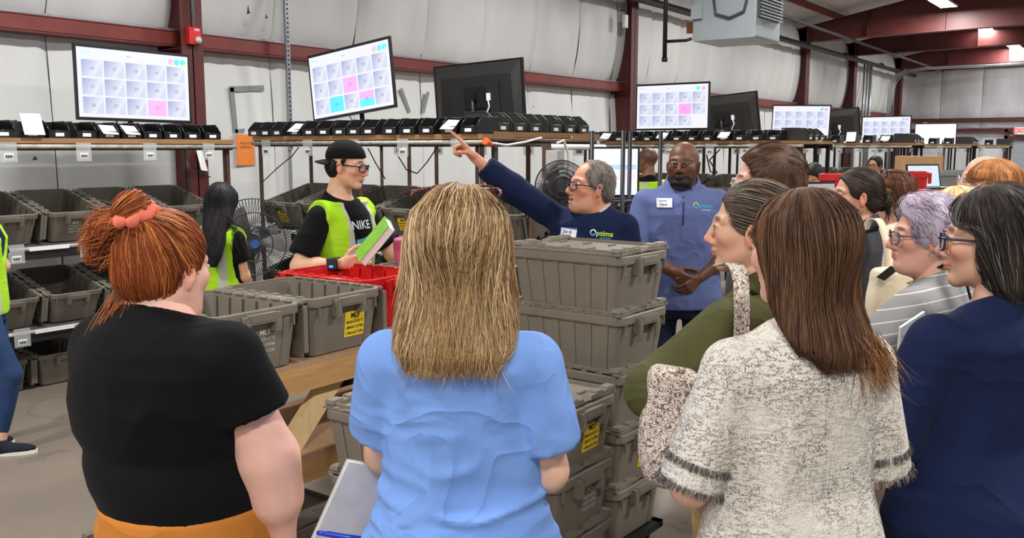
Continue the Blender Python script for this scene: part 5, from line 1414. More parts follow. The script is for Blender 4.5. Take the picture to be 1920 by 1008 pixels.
def specs(P, m, name='glasses', lens=True, **k):
    b = MB(); glasses_mesh(b, P.head_pt, **k); o = b.build(name, m, P.root)
    if lens:
        w, h, zc = k.get('w', .027), k.get('h', .020), k.get('zc', -.006)
        for y in (-1, 1):
            pts = [P.head_pt((.1065 - .010 * (abs(y * .034 + w * .95 * math.cos(a) * y) / .05) ** 2, y * .034 + y * w * .95 * math.copysign(abs(math.cos(a)) ** .55, math.cos(a)), zc + h * .95 * math.copysign(abs(math.sin(a)) ** .55, math.sin(a)))) for a in np.linspace(0, 2 * math.pi, 20, endpoint=False)]
            MB().add(pts, [tuple(range(20))]).build('lens', m_lens, o)
    return o
def earring(P, sy, m=None):
    b = MB(); c = np.array((-.004, sy * .083, -.052)); b.tube([P.head_pt(c + (.009 * math.sin(a), 0, .009 * math.cos(a))) for a in np.linspace(0, 2 * math.pi, 14, endpoint=False)], .0012, 5, closed=True); b.build('earring', m or m_gold, P.root)

# ---------------------------------------------------------------- 1 red-haired visitor in black
RT_ = [(.68, 0, .15, .18, .190, -.05), (.78, 0, .16, .195, .200, -.05), (.86, 0, .16, .180, .194, -.046), (.91, 0, .165, .172, .196, -.036), (.96, 0, .170, .172, .208, -.018), (1.00, 0, .168, .168, .208, -.006), (1.04, 0, .15, .156, .200, 0), (1.08, 0, .155, .168, .220, .006), (1.15, 0, .158, .174, .230, .008), (1.225, -.004, .14, .164, .218, .004), (1.283, -.008, .11, .142, .190, 0), (1.318, -.012, .09, .118, .150, 0), (1.343, -.018, .068, .092, .104, 0), (1.375, -.02, .055, .068, .070, 0)]
p1 = person('red-haired person in a black T-shirt and tan trousers, seen from behind', 300, 396, 2.05, -22, head=-27, bw=1.36, shrug=.028, torso=RT_, skin=(236, 184, 164), armr=1.85, vox=.010, hvox=.0045, headopt=dict(fat=.012, jaw=1.08), hp=6,
            arms=dict(R=((.33, -.94, .05), (.10, -.97, .12)), L=((-.10, -.95, .35), (.5, -.5, .8))), hands=dict(R=dict(palm=(-1, 0, .3), curl=(.4, .5, .6, .6), vox=.004)),
            top=dict(m=m_blacktee, infl=.010, sleeve=('short', .58), hem=1.0, ease=.022, vox=.009, neck=1.478, armscale=1.6, folds=(((-.15, -.12, 1.32), (.15, .10, .12), .010, 30, (1, 1, .6), 3), ((-.15, 0, .98), (.25, .30, .05), .012, 22, (.3, .3, 2.2), 5)), seed=4),
            legs=dict(m=m_tan, waist=1.03, leg=1.25, vox=.012), hair_top=.012)
TIE = np.array((-.072, .006, .094))
def red_hair(S):
    cap_ops(S, .012, .024, -.02)
def red_bun(S):
    S.ell(TIE + (-.016, .006, .034), (.034, .036, .038), 0); S.cone(TIE, TIE + (-.02, .005, .03), .03, .034, .02)
RC = [(150, 74, 32), (192, 106, 52), (112, 52, 24), (222, 146, 82), (168, 84, 36), (132, 62, 28)]
hair(p1, red_hair, toward(TIE), RC, N=2400, length=(.06, .16), rad=.0012, K=8, base_col=(132, 66, 30), seedmask=lambda q: np.linalg.norm(q - TIE, axis=1) > .035, wav=.12, seed=11, off=(-.003, .005))
def wrap(p):
    v = p - (TIE + (-.02, .008, .04)); return np.cross(v, np.tile((-.35, .5, .8), (len(p), 1)))
hair(p1, red_bun, wrap, RC, N=420, length=(.05, .12), rad=.0012, K=9, base_col=(176, 100, 48), wav=.1, seed=12, off=(-.002, .005), name='hair_bun')
def tail(S):
    S.chain([TIE + (-.02, .02, .005), TIE + (-.038, .050, -.012), TIE + (-.040, .080, -.036)], [.020, .026, .012], .02); S.cone(TIE + (-.035, .045, -.01), TIE + (-.035, .062, -.060), .024, .012, .02)
hair(p1, tail, lambda p: np.tile((-.3, .7, -.65), (len(p), 1)), RC, N=500, length=(.06, .14), rad=.0010, K=9, base_col=(170, 96, 48), wav=.7, seed=13, off=(-.002, .016), lift=.05, name='hair_tail')
def wisps(P, n, seed, z0, z1, col, ys=(-.05, .05), xb=-.10, ln=(.05, .13), name='hair_wisps', rad=.0008, drift=(0, .3)):
    g = np.random.default_rng(seed); K = 9; st = np.stack([np.full(n, xb) + g.normal(size=n) * .008, g.uniform(*ys, n), g.uniform(z0, z1, n)], 1); L = g.uniform(*ln, n); dy = g.uniform(*drift, n); cv = g.normal(size=n) * .25
    out = []
    for k in range(K):
        u = k / (K - 1); p = st + np.stack([-.12 * L * math.sin(u * 2), L * (dy * u + cv * u * u), -L * u], 1); out.append(np.array([P.head_pt(q) for q in p]))
    strands(name, P.hair, np.stack(out), np.full(n, rad), palette(n, col, seed))
wisps(p1, 130, 21, -.10, -.05, RC, (-.02, .065), -.085, (.05, .15), drift=(.2, .8))
sc_ = MB(); axn = nrm((-.45, .15, .9)); u1 = nrm(np.cross(axn, (0, 1, 0))); u2 = np.cross(axn, u1); pts = []
for k in range(40):
    a = 2 * math.pi * k / 40; rr = .040 + .004 * math.sin(9 * a); pts.append(p1.head_pt(TIE + (-.012, .006, .018) + rr * (math.cos(a) * u1 + math.sin(a) * u2) + axn * .005 * math.sin(7 * a)))
sc_.tube(pts, [.014 + .0035 * math.sin(11 * 2 * math.pi * k / 40) for k in range(40)], 10, closed=True); sc_.build('scrunchie', fabric('coral_cloth', (238, 126, 104)), p1.root)
nk = MB(); nk.tube([p1.hc + np.array([-.03 + .082 * math.cos(a), .082 * math.sin(a), -.150 + .02 * math.cos(a)]) for a in np.linspace(0, 2 * math.pi, 40, endpoint=False)], .0014, 5, closed=True); nk.build('necklace', m_gold, p1.root)

# ---------------------------------------------------------------- 2 blonde visitor in blue
p2 = person('blonde person in a light blue T-shirt holding a notebook, seen from behind', 862, 347, 1.90, -4, head=-6, bw=1.12, bd=1.12, skin=(232, 184, 160), vox=.009, hvox=.006, armr=1.2, hair_top=.020,
            arms=dict(R=((.13, -.97, .10), (-.55, .02, .80)), L=((-.10, -.92, .32), (.88, -.05, .25))), hands=dict(L=dict(curl=(.6, .7, .7, .7), palm=(0, 0, -1), vox=.0045)),
            top=dict(m=m_bluetee, infl=.014, sleeve=('short', .74), hem=.80, ease=.026, vox=.0085, armscale=1.12, flare=.022, folds=(((-.13, -.12, 1.30), (.2, .14, .16), .010, 26, (1, 1, .7), 3), ((-.13, .12, 1.25), (.2, .14, .2), .010, 26, (1, 1, .5), 8), ((-.14, -.03, 1.03), (.25, .32, .13), .024, 40, (.3, .45, 1.6), 5), ((-.14, 0, .93), (.25, .3, .08), .022, 44, (.3, .35, 1.5), 9)), seed=2),
            legs=dict(m=m_darkpants, vox=.02))
def long_hair(T, fr=.052, th=.018, bang=False):
    def f(S):
        S.ell((-.018, 0, .032), (.098 + th, .0765 + th, .086 + th), 0)
        S.loft(T, .03)
        S.box((.115, 0, -.13), (.085, .16, .155), .01, .014, sub=True) if fr is None else S.box((.09 + fr, 0, -.17), (.09, .16, .20), .01, .016, sub=True)
        if not bang: S.ell((.130, 0, .005), (.074, .120, .088), .010, sub=True)
    return f
BT = [(-.215, -.124, .018, .022, .070), (-.195, -.116, .034, .036, .108), (-.17, -.094, .050, .048, .112), (-.12, -.064, .066, .062, .114), (-.05, -.04, .07, .074, .108), (.02, -.028, .08, .084, .100), (.07, -.02, .07, .08, .086)]
BC = [(172, 134, 88), (204, 172, 126), (142, 106, 68), (228, 202, 160), (120, 88, 58), (190, 156, 110)]
def part_dir(p):
    v = np.stack([np.where(p[:, 0] > .02, .1, -.35), np.sign(p[:, 1] + .004) * .9, np.zeros(len(p))], 1) * np.clip((p[:, 2] - .03) / .08, 0, 1)[:, None]; v[:, 2] -= 1.0 - .7 * np.clip((p[:, 2] - .06) / .06, 0, 1); return v
hair(p2, long_hair(BT), radial_dir((.04, 0, .055), 1.0), BC, N=4600, length=(.18, .40), rad=.00112, K=10, base_col=(146, 110, 72), zmin=-.262, jag=.06, wav=.2, seed=21, off=(-.006, .008), ridge=.005, lift=.025)
wisps(p2, 120, 22, -.19, -.14, BC, (-.10, .10), -.135, (.04, .11), drift=(-.4, .4), rad=.0006)
gl = MB()
glasses_mesh(gl, lambda q: p2.head_pt((q[0] * .75 - .045, q[1] * 1.10, q[2] * .6 + .124)), r=.003)
gl.build('glasses_on_head', m_frame_tort, p2.root)
# spiral notebook under the left arm
nb = atd(645, 930, 1.93); R_nb = np.array([nrm(RT * .55 + FW * .15 - UP * .0 + UP * .0), nrm(FW), nrm(UP)])
xdir = nrm(RT * .75 + FW * .55 - UP * .34); ydir = nrm(UP * .90 + RT * .42); ydir = nrm(ydir - xdir * (ydir @ xdir)); zdir = np.cross(xdir, ydir)
no = empty('spiral_notebook', atd(672, 948, 1.98)); tag(no, 'white spiral notebook under the blonde person\'s left arm', 'notebook')
Rn = np.array([xdir, ydir, zdir]).T
MB().box((0, 0, 0), (.15, .21, .009), Rn).build('pages', m_paper, no); MB().box(zdir * .006, (.152, .212, .0015), Rn).build('cover', mat('notebook_cover', (222, 216, 214), rough=.5), no)
MB().box(-zdir * .0075, (.152, .212, .0015), Rn).build('back_cover', mat('notebook_back', (236, 232, 230), rough=.5), no)
for k in range(12):
    c = -ydir * .103 + xdir * (-.066 + k * .012); MB().tube([c + .009 * (math.cos(a) * ydir + math.sin(a) * zdir) for a in np.linspace(0, 2 * math.pi, 10, endpoint=False)], .0012, 5, closed=True).build('spiral_ring', m_black, no)
pe = MB().tube([atd(594, 998, 1.9), atd(612, 1000, 1.9), atd(648, 1006, 1.9), atd(690, 1012, 1.9)], [.005, .0065, .0065, .0065], 10).build('blue_pen', mat('pen_blue', (28, 60, 190), rough=.3)); tag(pe, 'blue pen held against the spiral notebook', 'pen')

# ---------------------------------------------------------------- 3 visitor in tweed
p3 = person('long brown-haired person in a cream tweed jacket, seen from behind', 1508, 352, 1.85, 12, head=30, bw=1.12, bd=1.05, skin=(232, 182, 160), vox=.009, hvox=.0045, armr=1.05,
            arms=dict(L=((-.30, -.95, -.04), (.25, -.45, .85)), R=((.20, -.96, .12), (-.3, -.2, .9))), hair_top=.014,
            top=dict(m=m_tweed, infl=.020, sleeve={'L': ('short', 1.0), 'R': ('short', 1.0)}, hem=.70, ease=.015, vox=.0085, armscale=1.08, flare=.008, folds=(((-.13, .1, 1.2), (.2, .15, .25), .008, 18, (1, 1, .5), 3), ((-.13, -.1, 1.1), (.2, .2, .25), .008, 16, (1, 1, .4), 6)), seed=8),
            legs=dict(m=m_darkpants, vox=.02))
TT = [(-.215, -.120, .016, .020, .050), (-.190, -.110, .030, .034, .096), (-.15, -.084, .052, .046, .104), (-.10, -.05, .062, .060, .106), (-.03, -.035, .07, .076, .102), (.03, -.026, .08, .082, .094), (.07, -.02, .07, .078, .082)]
TC = [(86, 58, 42), (108, 76, 54), (70, 46, 34), (126, 90, 64), (96, 66, 48)]
hair(p3, long_hair(TT, .042, .013), radial_dir((-.0, 0, .05), 1.1), TC, N=3600, length=(.16, .36), rad=.00118, K=10, base_col=(84, 57, 42), zmin=-.265, jag=.06, wav=.07, seed=31, off=(-.005, .005), ridge=.0025, lift=.008)
wisps(p3, 200, 32, -.20, -.15, [(150, 104, 66), (176, 126, 84), (120, 82, 54)], (-.10, .0), -.128, (.06, .13), drift=(-.9, -.2))
def fringe(P, sd, fr, seed):
    S0, E, Wp, ud, fd = P.J[sd]; c = S0 + (E - S0) * fr; g = np.random.default_rng(seed); n = 300; ax = nrm(np.cross(ud, (0, 1, 0.1))); ay = np.cross(ud, ax); a = g.uniform(0, 2 * math.pi, n); r = (.047 * P.s * 1.08 + .015 * (.7 + .55 * fr) + .002) * (1 + 0 * a)
    p = c + (np.cos(a) * r)[:, None] * ax + (np.sin(a) * r)[:, None] * ay; o = (np.cos(a))[:, None] * ax + (np.sin(a))[:, None] * ay
    pts = np.stack([p + o * (.001 + .010 * k / 4 * g.random(n)[:, None]) + ud * (.018 * k / 4) for k in range(5)]); strands('cuff_fringe', P.shirt, pts, np.full(n, .0009), palette(n, [(70, 66, 68), (116, 110, 108), (50, 48, 50), (150, 144, 138)], seed), m_hair)
for fr in (.78, .97): fringe(p3, 'L', fr, int(fr * 100)); fringe(p3, 'R', fr, int(fr * 100) + 1)
zp = MB(); zp.tube([(lambda h: np.array(h[0]) + np.array([-.002, 0, 0]))(p3.bvh.ray_cast(Vector((-.6, .0, z)), Vector((1, 0, 0)))) for z in np.linspace(1.16, 1.30, 8)], .0022, 5); zp.build('back_zip', m_tweed, p3.root)

# ---------------------------------------------------------------- 4 visitor in navy, right edge
p4 = person('person with a dark grey bob in a navy top at the right edge', 1872, 347, 2.16, 22, head=58, bw=1.3, bd=1.2, skin=(222, 172, 146), vox=.009, hvox=.0045, armr=1.2, hair_top=.016,
            arms=dict(L=((-.36, -.92, .02), (.25, -.45, .85)), R=((.1, -.95, .1), (-.3, -.2, .9))),
            top=dict(m=m_navy, infl=.016, sleeve=('long', .20), hem=.60, ease=.022, vox=.009, armscale=1.2, flare=.03, folds=(((-.1, .2, 1.2), (.2, .15, .25), .010, 16, (1, 1, .5), 3), ((-.13, 0, 1.0), (.25, .3, .3), .010, 12, (.6, .6, 1.2), 5)), seed=5),
            legs=dict(m=m_blackpants, vox=.017))
NT = [(-.135, -.06, .045, .045, .080), (-.11, -.055, .060, .060, .100), (-.05, -.04, .07, .078, .108), (.02, -.028, .08, .086, .102), (.07, -.02, .07, .08, .088)]
NC = [(58, 50, 46), (70, 61, 55), (46, 40, 38), (62, 53, 48), (52, 45, 42), (150, 142, 136), (80, 70, 64)]
hair(p4, long_hair(NT, .030, .017), radial_dir((.02, 0, .06), 1.0), NC, N=2300, length=(.10, .24), rad=.0012, K=9, base_col=(66, 57, 52), zmin=-.13, wav=.10, seed=41, off=(-.005, .007), ridge=.003)
specs(p4, m_frame_blue, r=.003, w=.028, h=.021)

# ---------------------------------------------------------------- 5 visitor in olive
p5 = person('person in an olive jacket with hair pulled back, looking left', 1418, 337, 2.38, 52, head=72, bw=1.05, skin=(214, 166, 138), vox=.0085, hvox=.0046, hair_top=.010, brow=(80, 62, 50),
            arms=dict(L=((-.74, -.66, -.10), (.35, .10, .90)), R=((-.4, -.85, .4), (.2, .1, -.6))),
            top=dict(m=m_olive, infl=.022, sleeve=('long', .95), hem=.82, ease=.026, vox=.0085, armscale=1.1, collar=(m_olive, .078, .045, .9, .3, 1.445, 'collar', .008, .03), folds=(((0, .2, 1.25), (.2, .15, .25), .016, 24, (1, 1, .7), 3), ((.1, .2, 1.1), (.25, .15, .15), .018, 26, (1, 1, 1), 7)), seed=6),
            legs=dict(m=m_khaki, ease=.02, leg=1.05, vox=.012))
OC = [(70, 56, 46), (96, 80, 66), (54, 44, 38), (150, 134, 116), (110, 94, 78)]
def pulled(S): cap_ops(S, .008, .030, -.026); S.ell((-.125, 0, .005), (.030, .030, .034), .015)
hair(p5, pulled, toward((-.122, 0, .005)), OC, N=1700, length=(.05, .15), rad=.0011, K=8, base_col=(72, 58, 48), wav=.05, seed=51, off=(-.003, .004), seedmask=lambda q: q[:, 0] > -.11)
# patterned shoulder bag
m_bag = fabric('paisley', (224, 208, 190), bump=.05)
def paisley(b, o, X, base):
    w = b.N.new('ShaderNodeTexVoronoi'); w.inputs['Scale'].default_value = 58; b.L.new(o, w.inputs['Vector'])
    ring = b.math('LESS_THAN', b.math('ABSOLUTE', b.math('SUBTRACT', b.math('FRACT', b.math('MULTIPLY', w.outputs[0], 3.6)), .5)), .16)
    n = b.noise(o, 130, 2); k = b.math('MAXIMUM', ring, b.math('GREATER_THAN', n, .60)); k = b.math('MULTIPLY', k, b.math('GREATER_THAN', b.noise(o, 90, 2), .40))
    return b.mix(b.math('MULTIPLY', k, .85), base, lin((58, 52, 74)))
with_pattern(m_bag, paisley)
def soft_bag(name, label, c, xd, w, h, dep, m, lean=0.0, vox=.010, taper=.85):
    r = empty(name, c); tag(r, label, 'bag'); xd = nrm(xd); n = nrm(np.cross(xd, UP)); R = np.array([xd, n, UP]).T
    S = SDF().frame(R, (0, 0, 0)); S.box((0, 0, -.42 * h), (w * .5 - .03, dep * .5 - .02, h * .42), .025, 0); S.ell((0, 0, -.72 * h), (w * .54, dep * .62, h * .26), .05); S.ell((0, 0, -.45 * h), (w * .5, dep * .55, h * .4), .05)
    V, Q = S.mesh(vox); N = vnormals(V, Q); V = V + N * (.007 * fold(V, 4, 26))[:, None]; np_mesh('pouch', V, Q, m, r); return r, R
bagc = atd(1262, 705, 2.18); b5, R5 = soft_bag('shoulder_bag', 'cream and navy patterned bag hanging from the olive jacket', bagc, RT * .95 - FW * .2, .135, .29, .07, m_bag)
def ribbon(name, pts, w, m, parent, th=.004, wd=None):
    P_ = [np.asarray(p, float) for p in pts]; fine = []
    for i in range(len(P_) - 1):
        p0_, p1_, p2_, p3_ = P_[max(i - 1, 0)], P_[i], P_[i + 1], P_[min(i + 2, len(P_) - 1)]
        for t in np.linspace(0, 1, 6, endpoint=False): fine.append(.5 * (2 * p1_ + (p2_ - p0_) * t + (2 * p0_ - 5 * p1_ + 4 * p2_ - p3_) * t * t + (3 * p1_ - p0_ - 3 * p2_ + p3_) * t ** 3))
    fine.append(P_[-1]); rings = []
    for i, p in enumerate(fine):
        t = nrm(fine[min(i + 1, len(fine) - 1)] - fine[max(i - 1, 0)]); sd = nrm(np.asarray(wd, float) - t * np.dot(wd, t)); nn = np.cross(t, sd); rings.append([p - sd * w / 2 - nn * th / 2, p + sd * w / 2 - nn * th / 2, p + sd * w / 2 + nn * th / 2, p - sd * w / 2 + nn * th / 2])
    return MB().loft(rings, smooth=True).build(name, m, parent)
o5 = np.array(b5.location)
ribbon('strap', [q - o5 for q in (atd(1268, 706, 2.15), atd(1280, 690, 2.13))], .02, m_bag, b5, wd=RT)
ribbon('strap', [q - o5 for q in (atd(1350, 497, 2.36), atd(1374, 494, 2.30), atd(1387, 515, 2.23), atd(1391, 570, 2.19), atd(1390, 640, 2.18))], .042, m_bag, b5, wd=RT * .9 + FW * .3)
ribbon('strap', [q - o5 for q in (atd(1232, 716, 2.19), atd(1248, 702, 2.19), atd(1262, 690, 2.2))], .018, m_bag, b5, wd=RT)

# ---------------------------------------------------------------- 6 visitor with lilac hair
p6 = person('person with short lilac hair and glasses in a grey striped top', 1758, 360, 2.95, 48, head=80, bw=1.18, bd=1.15, skin=(222, 168, 146), vox=.0095, hvox=.0046, armr=1.2, hair_top=.018, hoff=(.02, 0, -.01), headopt=dict(fat=.008, nose=1.12),
            arms=dict(L=((-.72, -.68, -.02), (-.05, .05, .95)), R=((-.4, -.8, .3), (.3, .2, -.4))),
            top=dict(m=m_grey_top, infl=.018, sleeve=('long', .9), hem=.70, ease=.024, vox=.010, armscale=1.15, folds=(((.05, .2, 1.2), (.2, .15, .2), .012, 22, (1, 1, .7), 3),), seed=9), legs=dict(m=m_blackpants, vox=.018))
PC = [(208, 198, 206), (182, 160, 190), (222, 216, 220), (162, 136, 172), (178, 168, 176)]
def curly(S): cap_ops(S, .018, .036, -.025); S.ell((.02, 0, .105), (.06, .065, .03), .03)
hair(p6, curly, radial_dir((0.03, 0, .06), .4), PC, N=1300, length=(.03, .07), rad=.0013, K=8, base_col=(190, 174, 192), seedmask=lambda q: q[:, 0] < .072, wav=.55, seed=61, off=(-.003, .010), lift=.008, ridge=.006)
specs(p6, mat('frame_mauve', (92, 70, 92), rough=.3), r=.0022, w=.026, h=.020); earring(p6, 1, m_steel); earring(p6, -1, m_steel)
nk = MB(); nk.tube([p6.hc + np.array([-.03 + .074 * math.cos(a), .074 * math.sin(a), -.148 - .012 * math.cos(a)]) for a in np.linspace(0, 2 * math.pi, 36, endpoint=False)], .002, 5, closed=True); nk.build('necklace', mat('copper', (150, 84, 48), rough=.35, metal=.6), p6.root)
def shirt_strap(P, name, pts, w, m):
    b = MB(); V = []
    for (y, z, dr) in pts: pass
    return None
b6 = MB()
cs = [np.array(P_) for P_ in ()]
# crossbody strap over the near shoulder
st6 = [p6.local(q) for q in (atd(1762, 498, 2.90), atd(1790, 497, 2.84), atd(1808, 520, 2.80), atd(1820, 560, 2.79))]
ribbon('bag_strap', st6, .026, m_blackpants, p6.root, wd=p6.V((.5, .2, .8)))

# ---------------------------------------------------------------- 7 visitor with bun, 8 long hair behind
p7 = person('person in a charcoal shirt with dark hair in a low bun', 1612, 313, 4.1, 58, head=86, skin=(216, 160, 134), vox=.011, hvox=.0046, headopt=dict(nose=1.2),
            arms=dict(L=((-.15, -.97, 0), (-.5, -.3, .6)), R=((-.2, -.95, .2), (-.4, -.3, .4))),
            top=dict(m=m_charcoal, infl=.018, sleeve=('long', .9), hem=.75, ease=.02, vox=.011, collar=(m_charcoal, .076, .04, .8, .3, 1.445, 'collar', .006, .028)), legs=dict(m=m_blackpants, vox=.02))
DC = [(52, 40, 34), (72, 56, 46), (40, 30, 28), (86, 68, 54)]
def bunhair(S): cap_ops(S, .007, .036, -.028); S.ell((-.128, 0, -.035), (.036, .038, .036), .015)
hair(p7, bunhair, toward((-.125, 0, -.03)), DC, N=700, length=(.06, .15), rad=.0013, K=9, base_col=(54, 42, 36), wav=.1, seed=71, off=(-.003, .004)); earring(p7, 1)
wisps(p7, 60, 72, -.06, .0, DC, (-.035, .035), -.14, (.03, .09), drift=(-.3, .3), rad=.0012)
p8 = person('person with long auburn hair and sunglasses on the head, cream sweater', 1676, 318, 4.55, 60, head=80, skin=(222, 170, 146), vox=.011, hvox=.006,
            arms=dict(L=((-.1, -.97, 0), (-.4, -.5, .6))), top=dict(m=m_cream, infl=.020, sleeve=('long', .95), hem=.80, ease=.024, vox=.012), legs=dict(m=m_darkpants, vox=.02))
AC = [(96, 58, 38), (122, 76, 50), (78, 46, 32), (142, 92, 62)]
A8 = [(-.26, -.09, .022, .026, .05), (-.20, -.085, .04, .04, .085), (-.10, -.06, .05, .06, .10), (0, -.035, .065, .08, .1), (.06, -.02, .07, .08, .085)]
hair(p8, long_hair(A8, .022, .012), radial_dir((0, 0, .05), 1.0), AC, N=900, length=(.15, .33), rad=.0016, K=10, base_col=(94, 57, 39), zmin=-.28, seed=81)
gl = MB(); glasses_mesh(gl, lambda q: p8.head_pt((q[0] * .85 - .045, q[1] * 1.15, q[2] * .9 + .115)), r=.003); gl.build('sunglasses', m_frame_blk, p8.root)
tbag, _ = soft_bag('canvas_tote_bag', 'cream canvas bag with a phone on the charcoal-shirted person\'s shoulder', atd(1672, 512, 3.85), RT * .9 + FW * .3, .20, .30, .08, fabric('canvas', (226, 212, 184)), vox=.014)
ot = np.array(tbag.location)
ribbon('strap', [q - ot for q in (atd(1622, 432, 4.0), atd(1632, 412, 3.98), atd(1650, 415, 3.94), atd(1664, 455, 3.88), atd(1672, 515, 3.86))], .03, fabric('canvas', (226, 212, 184)), tbag, wd=RT)
ph = MB().box((0, 0, 0), (.035, .075, .009), np.array([nrm(RT * .9 - UP * .4), nrm(UP * .5 + RT * .6), nrm(FW)]).T).build('phone', m_bezel, None, atd(1664, 512, 3.74)); tag(ph, 'phone sticking out of the cream canvas bag', 'phone')

# ---------------------------------------------------------------- 9-12 heads further back at the right
p9 = person('man with short brown hair and clear glasses behind the olive jacket', 1446, 270, 3.05, 60, head=78, sex='M', skin=(226, 172, 152), vox=.012, hvox=.0046, hs=1.03, top=dict(m=m_charcoal, vox=.014, sleeve=('long', .9)), legs=dict(m=m_darkpants, vox=.02))
MC = [(88, 62, 46), (112, 80, 60), (72, 50, 38), (128, 96, 72)]
def short(th=.012, front=.034):
    def f(S): cap_ops(S, th, front, -.024)
    return f
hair(p9, short(.012, .040), radial_dir((-.03, 0, .03), .15), MC, N=1500, length=(.02, .045), rad=.0011, K=6, base_col=(92, 66, 50), seed=91, wav=.15, off=(-.002, .005), lift=.004)
specs(p9, m_frame_clear, r=.0026, w=.027, h=.021)
p10 = person('person with a ginger bob and fringe beyond the lilac hair', 1866, 300, 3.95, 70, head=84, skin=(226, 176, 154), vox=.016, hvox=.006, top=dict(m=fabric('teal_top', (60, 96, 110)), vox=.016), legs=dict(m=m_darkpants, vox=.022))
G10 = [(-.12, -.05, .045, .045, .085), (-.05, -.035, .07, .075, .102), (.03, -.02, .085, .085, .10), (.07, -.015, .085, .08, .085)]
hair(p10, long_hair(G10, .040, .016, True), radial_dir((0, 0, .06), .9), [(176, 116, 66), (200, 142, 88), (150, 94, 50)], N=800, length=(.08, .2), rad=.0015, K=9, base_col=(168, 110, 64), zmin=-.12, seed=101)
p11 = person('bald man with glasses at the back right', 1848, 293, 4.7, 70, head=88, sex='M', skin=(224, 170, 146), vox=.016, hvox=.006, hair_top=0, top=dict(m=m_charcoal, vox=.016), legs=dict(m=m_darkpants, vox=.022)); specs(p11, m_frame_clear)
p12 = person('pale blonde person just behind the lilac hair', 1797, 350, 3.55, 55, head=70, skin=(228, 180, 156), vox=.014, hvox=.007, top=dict(m=fabric('sand_top', (190, 176, 156)), vox=.016), legs=dict(m=m_darkpants, vox=.022))
hair(p12, long_hair(A8, .030, .014), radial_dir((0, 0, .05), 1.0), [(226, 192, 140), (240, 214, 168), (204, 166, 112)], N=700, length=(.12, .3), rad=.0016, K=9, base_col=(220, 186, 136), zmin=-.26, seed=111)

# ---------------------------------------------------------------- 13 worker in cap and vest
p13 = person('worker in a backwards black cap and lime safety vest, reading a book', 642, 262, 4.75, -118, head=-102, sex='M', bw=.98, skin=(228, 178, 148), vox=.009, hvox=.0046, hp=8, hair_top=.012, brow=(40, 30, 26), hoff=(.015, 0, 0),
             arms=dict(R=((-.36, -.88, -.30), (.90, .08, -.25)), L=((.45, -.72, .1), (.92, -.02, -.15))),
             hands=dict(R=dict(dir=(.93, .18, -.2), palm=(.1, .25, .9), curl=(.45, .5, .5, .5), vox=.004), L=dict(dir=(.97, .02, -.1), palm=(.0, -.8, -.3), curl=(.45, .5, .5, .55), vox=.004)),
             top=dict(m=m_blacktee, infl=.014, sleeve=('short', .80), hem=.78, ease=.024, vox=.009, folds=(((0, -.15, 1.25), (.15, .15, .2), .010, 24, (1, 1, .7), 3),)), legs=dict(m=m_blackpants, vox=.017))
vest(p13, hem=.80, vox=.008, vlow=.84, vw=.110)
def sho(S): S.ell((-.042, 0, -.012), (.072, .0815, .074), 0); S.cone((.01, .077, .03), (.005, .077, -.015), .012, .006, .01); S.cone((.01, -.077, .03), (.005, -.077, -.015), .012, .006, .01); S.box((.06, 0, -.06), (.05, .1, .06), .005, .01, sub=True)
hair(p13, sho, lambda p: np.tile((-.5, 0, -1), (len(p), 1)), [(34, 28, 26), (54, 44, 38), (24, 20, 20)], N=600, length=(.03, .07), rad=.0013, K=7, base_col=(32, 26, 24), seed=131)
S = SDF().frame(p13.HR, p13.hc, p13.hs); S.ell((-.012, 0, .035), (.108, .088, .094), 0); S.box((0, 0, -.12), (.2, .2, .15), 0, .004, sub=True, rot=roty(-.14)); v, q = S.mesh(.006); capo = np_mesh('cap', v, q, fabric('black_cap', (20, 20, 22)), p13.root)
V = []; nU, nV = 12, 5
for layer in (0, 1):
    for j in range(nV + 1):
        for i in range(nU + 1):
            a = math.pi + (i / nU - .5) * 2.1; rr = .098 + .062 * (j / nV) * (math.cos((i / nU - .5) * 2.6) ** .5 if abs(i / nU - .5) < .5 else .3); V.append(p13.head_pt((-.012 + rr * math.cos(a), .90 * rr * math.sin(a), .016 - .020 * (j / nV) - .006 * math.sin(a) ** 2 - layer * .004)))
F = []; m1 = (nU + 1) * (nV + 1)
for j in range(nV):
    for i in range(nU):
        a = j * (nU + 1) + i; F += [(a, a + 1, a + nU + 2, a + nU + 1), (m1 + a + nU + 1, m1 + a + nU + 2, m1 + a + 1, m1 + a)]
for i in range(nU): a = nV * (nU + 1) + i; F.append((a, a + 1, m1 + a + 1, m1 + a))
MB().add(V, F, 0, True).build('cap_peak', fabric('black_cap', (20, 20, 22)), capo)
specs(p13, m_frame_blk, r=.0032, w=.027, h=.019)
logo(p13, p13.hc * 0 + np.array([0, -.01, 1.325 * p13.s]), 1, (('NIKE', .062, -.075, 0, m_logo_w),), (-1, 0, 0), 'shirt_print')
b = MB(); v, f = grid_patch(.12, .022); v = [(x, y + .0 + (x * x) * 2 + x * .25) for x, y in v]; drape(p13, b, v, f, np.array([0, .0, 1.25 * p13.s]), np.array([0, 1., 0]), UP, np.array([-1., 0, 0]), .0025); b.build('shirt_swoosh', mat('aqua_print', (90, 190, 200), rough=.7), p13.root)
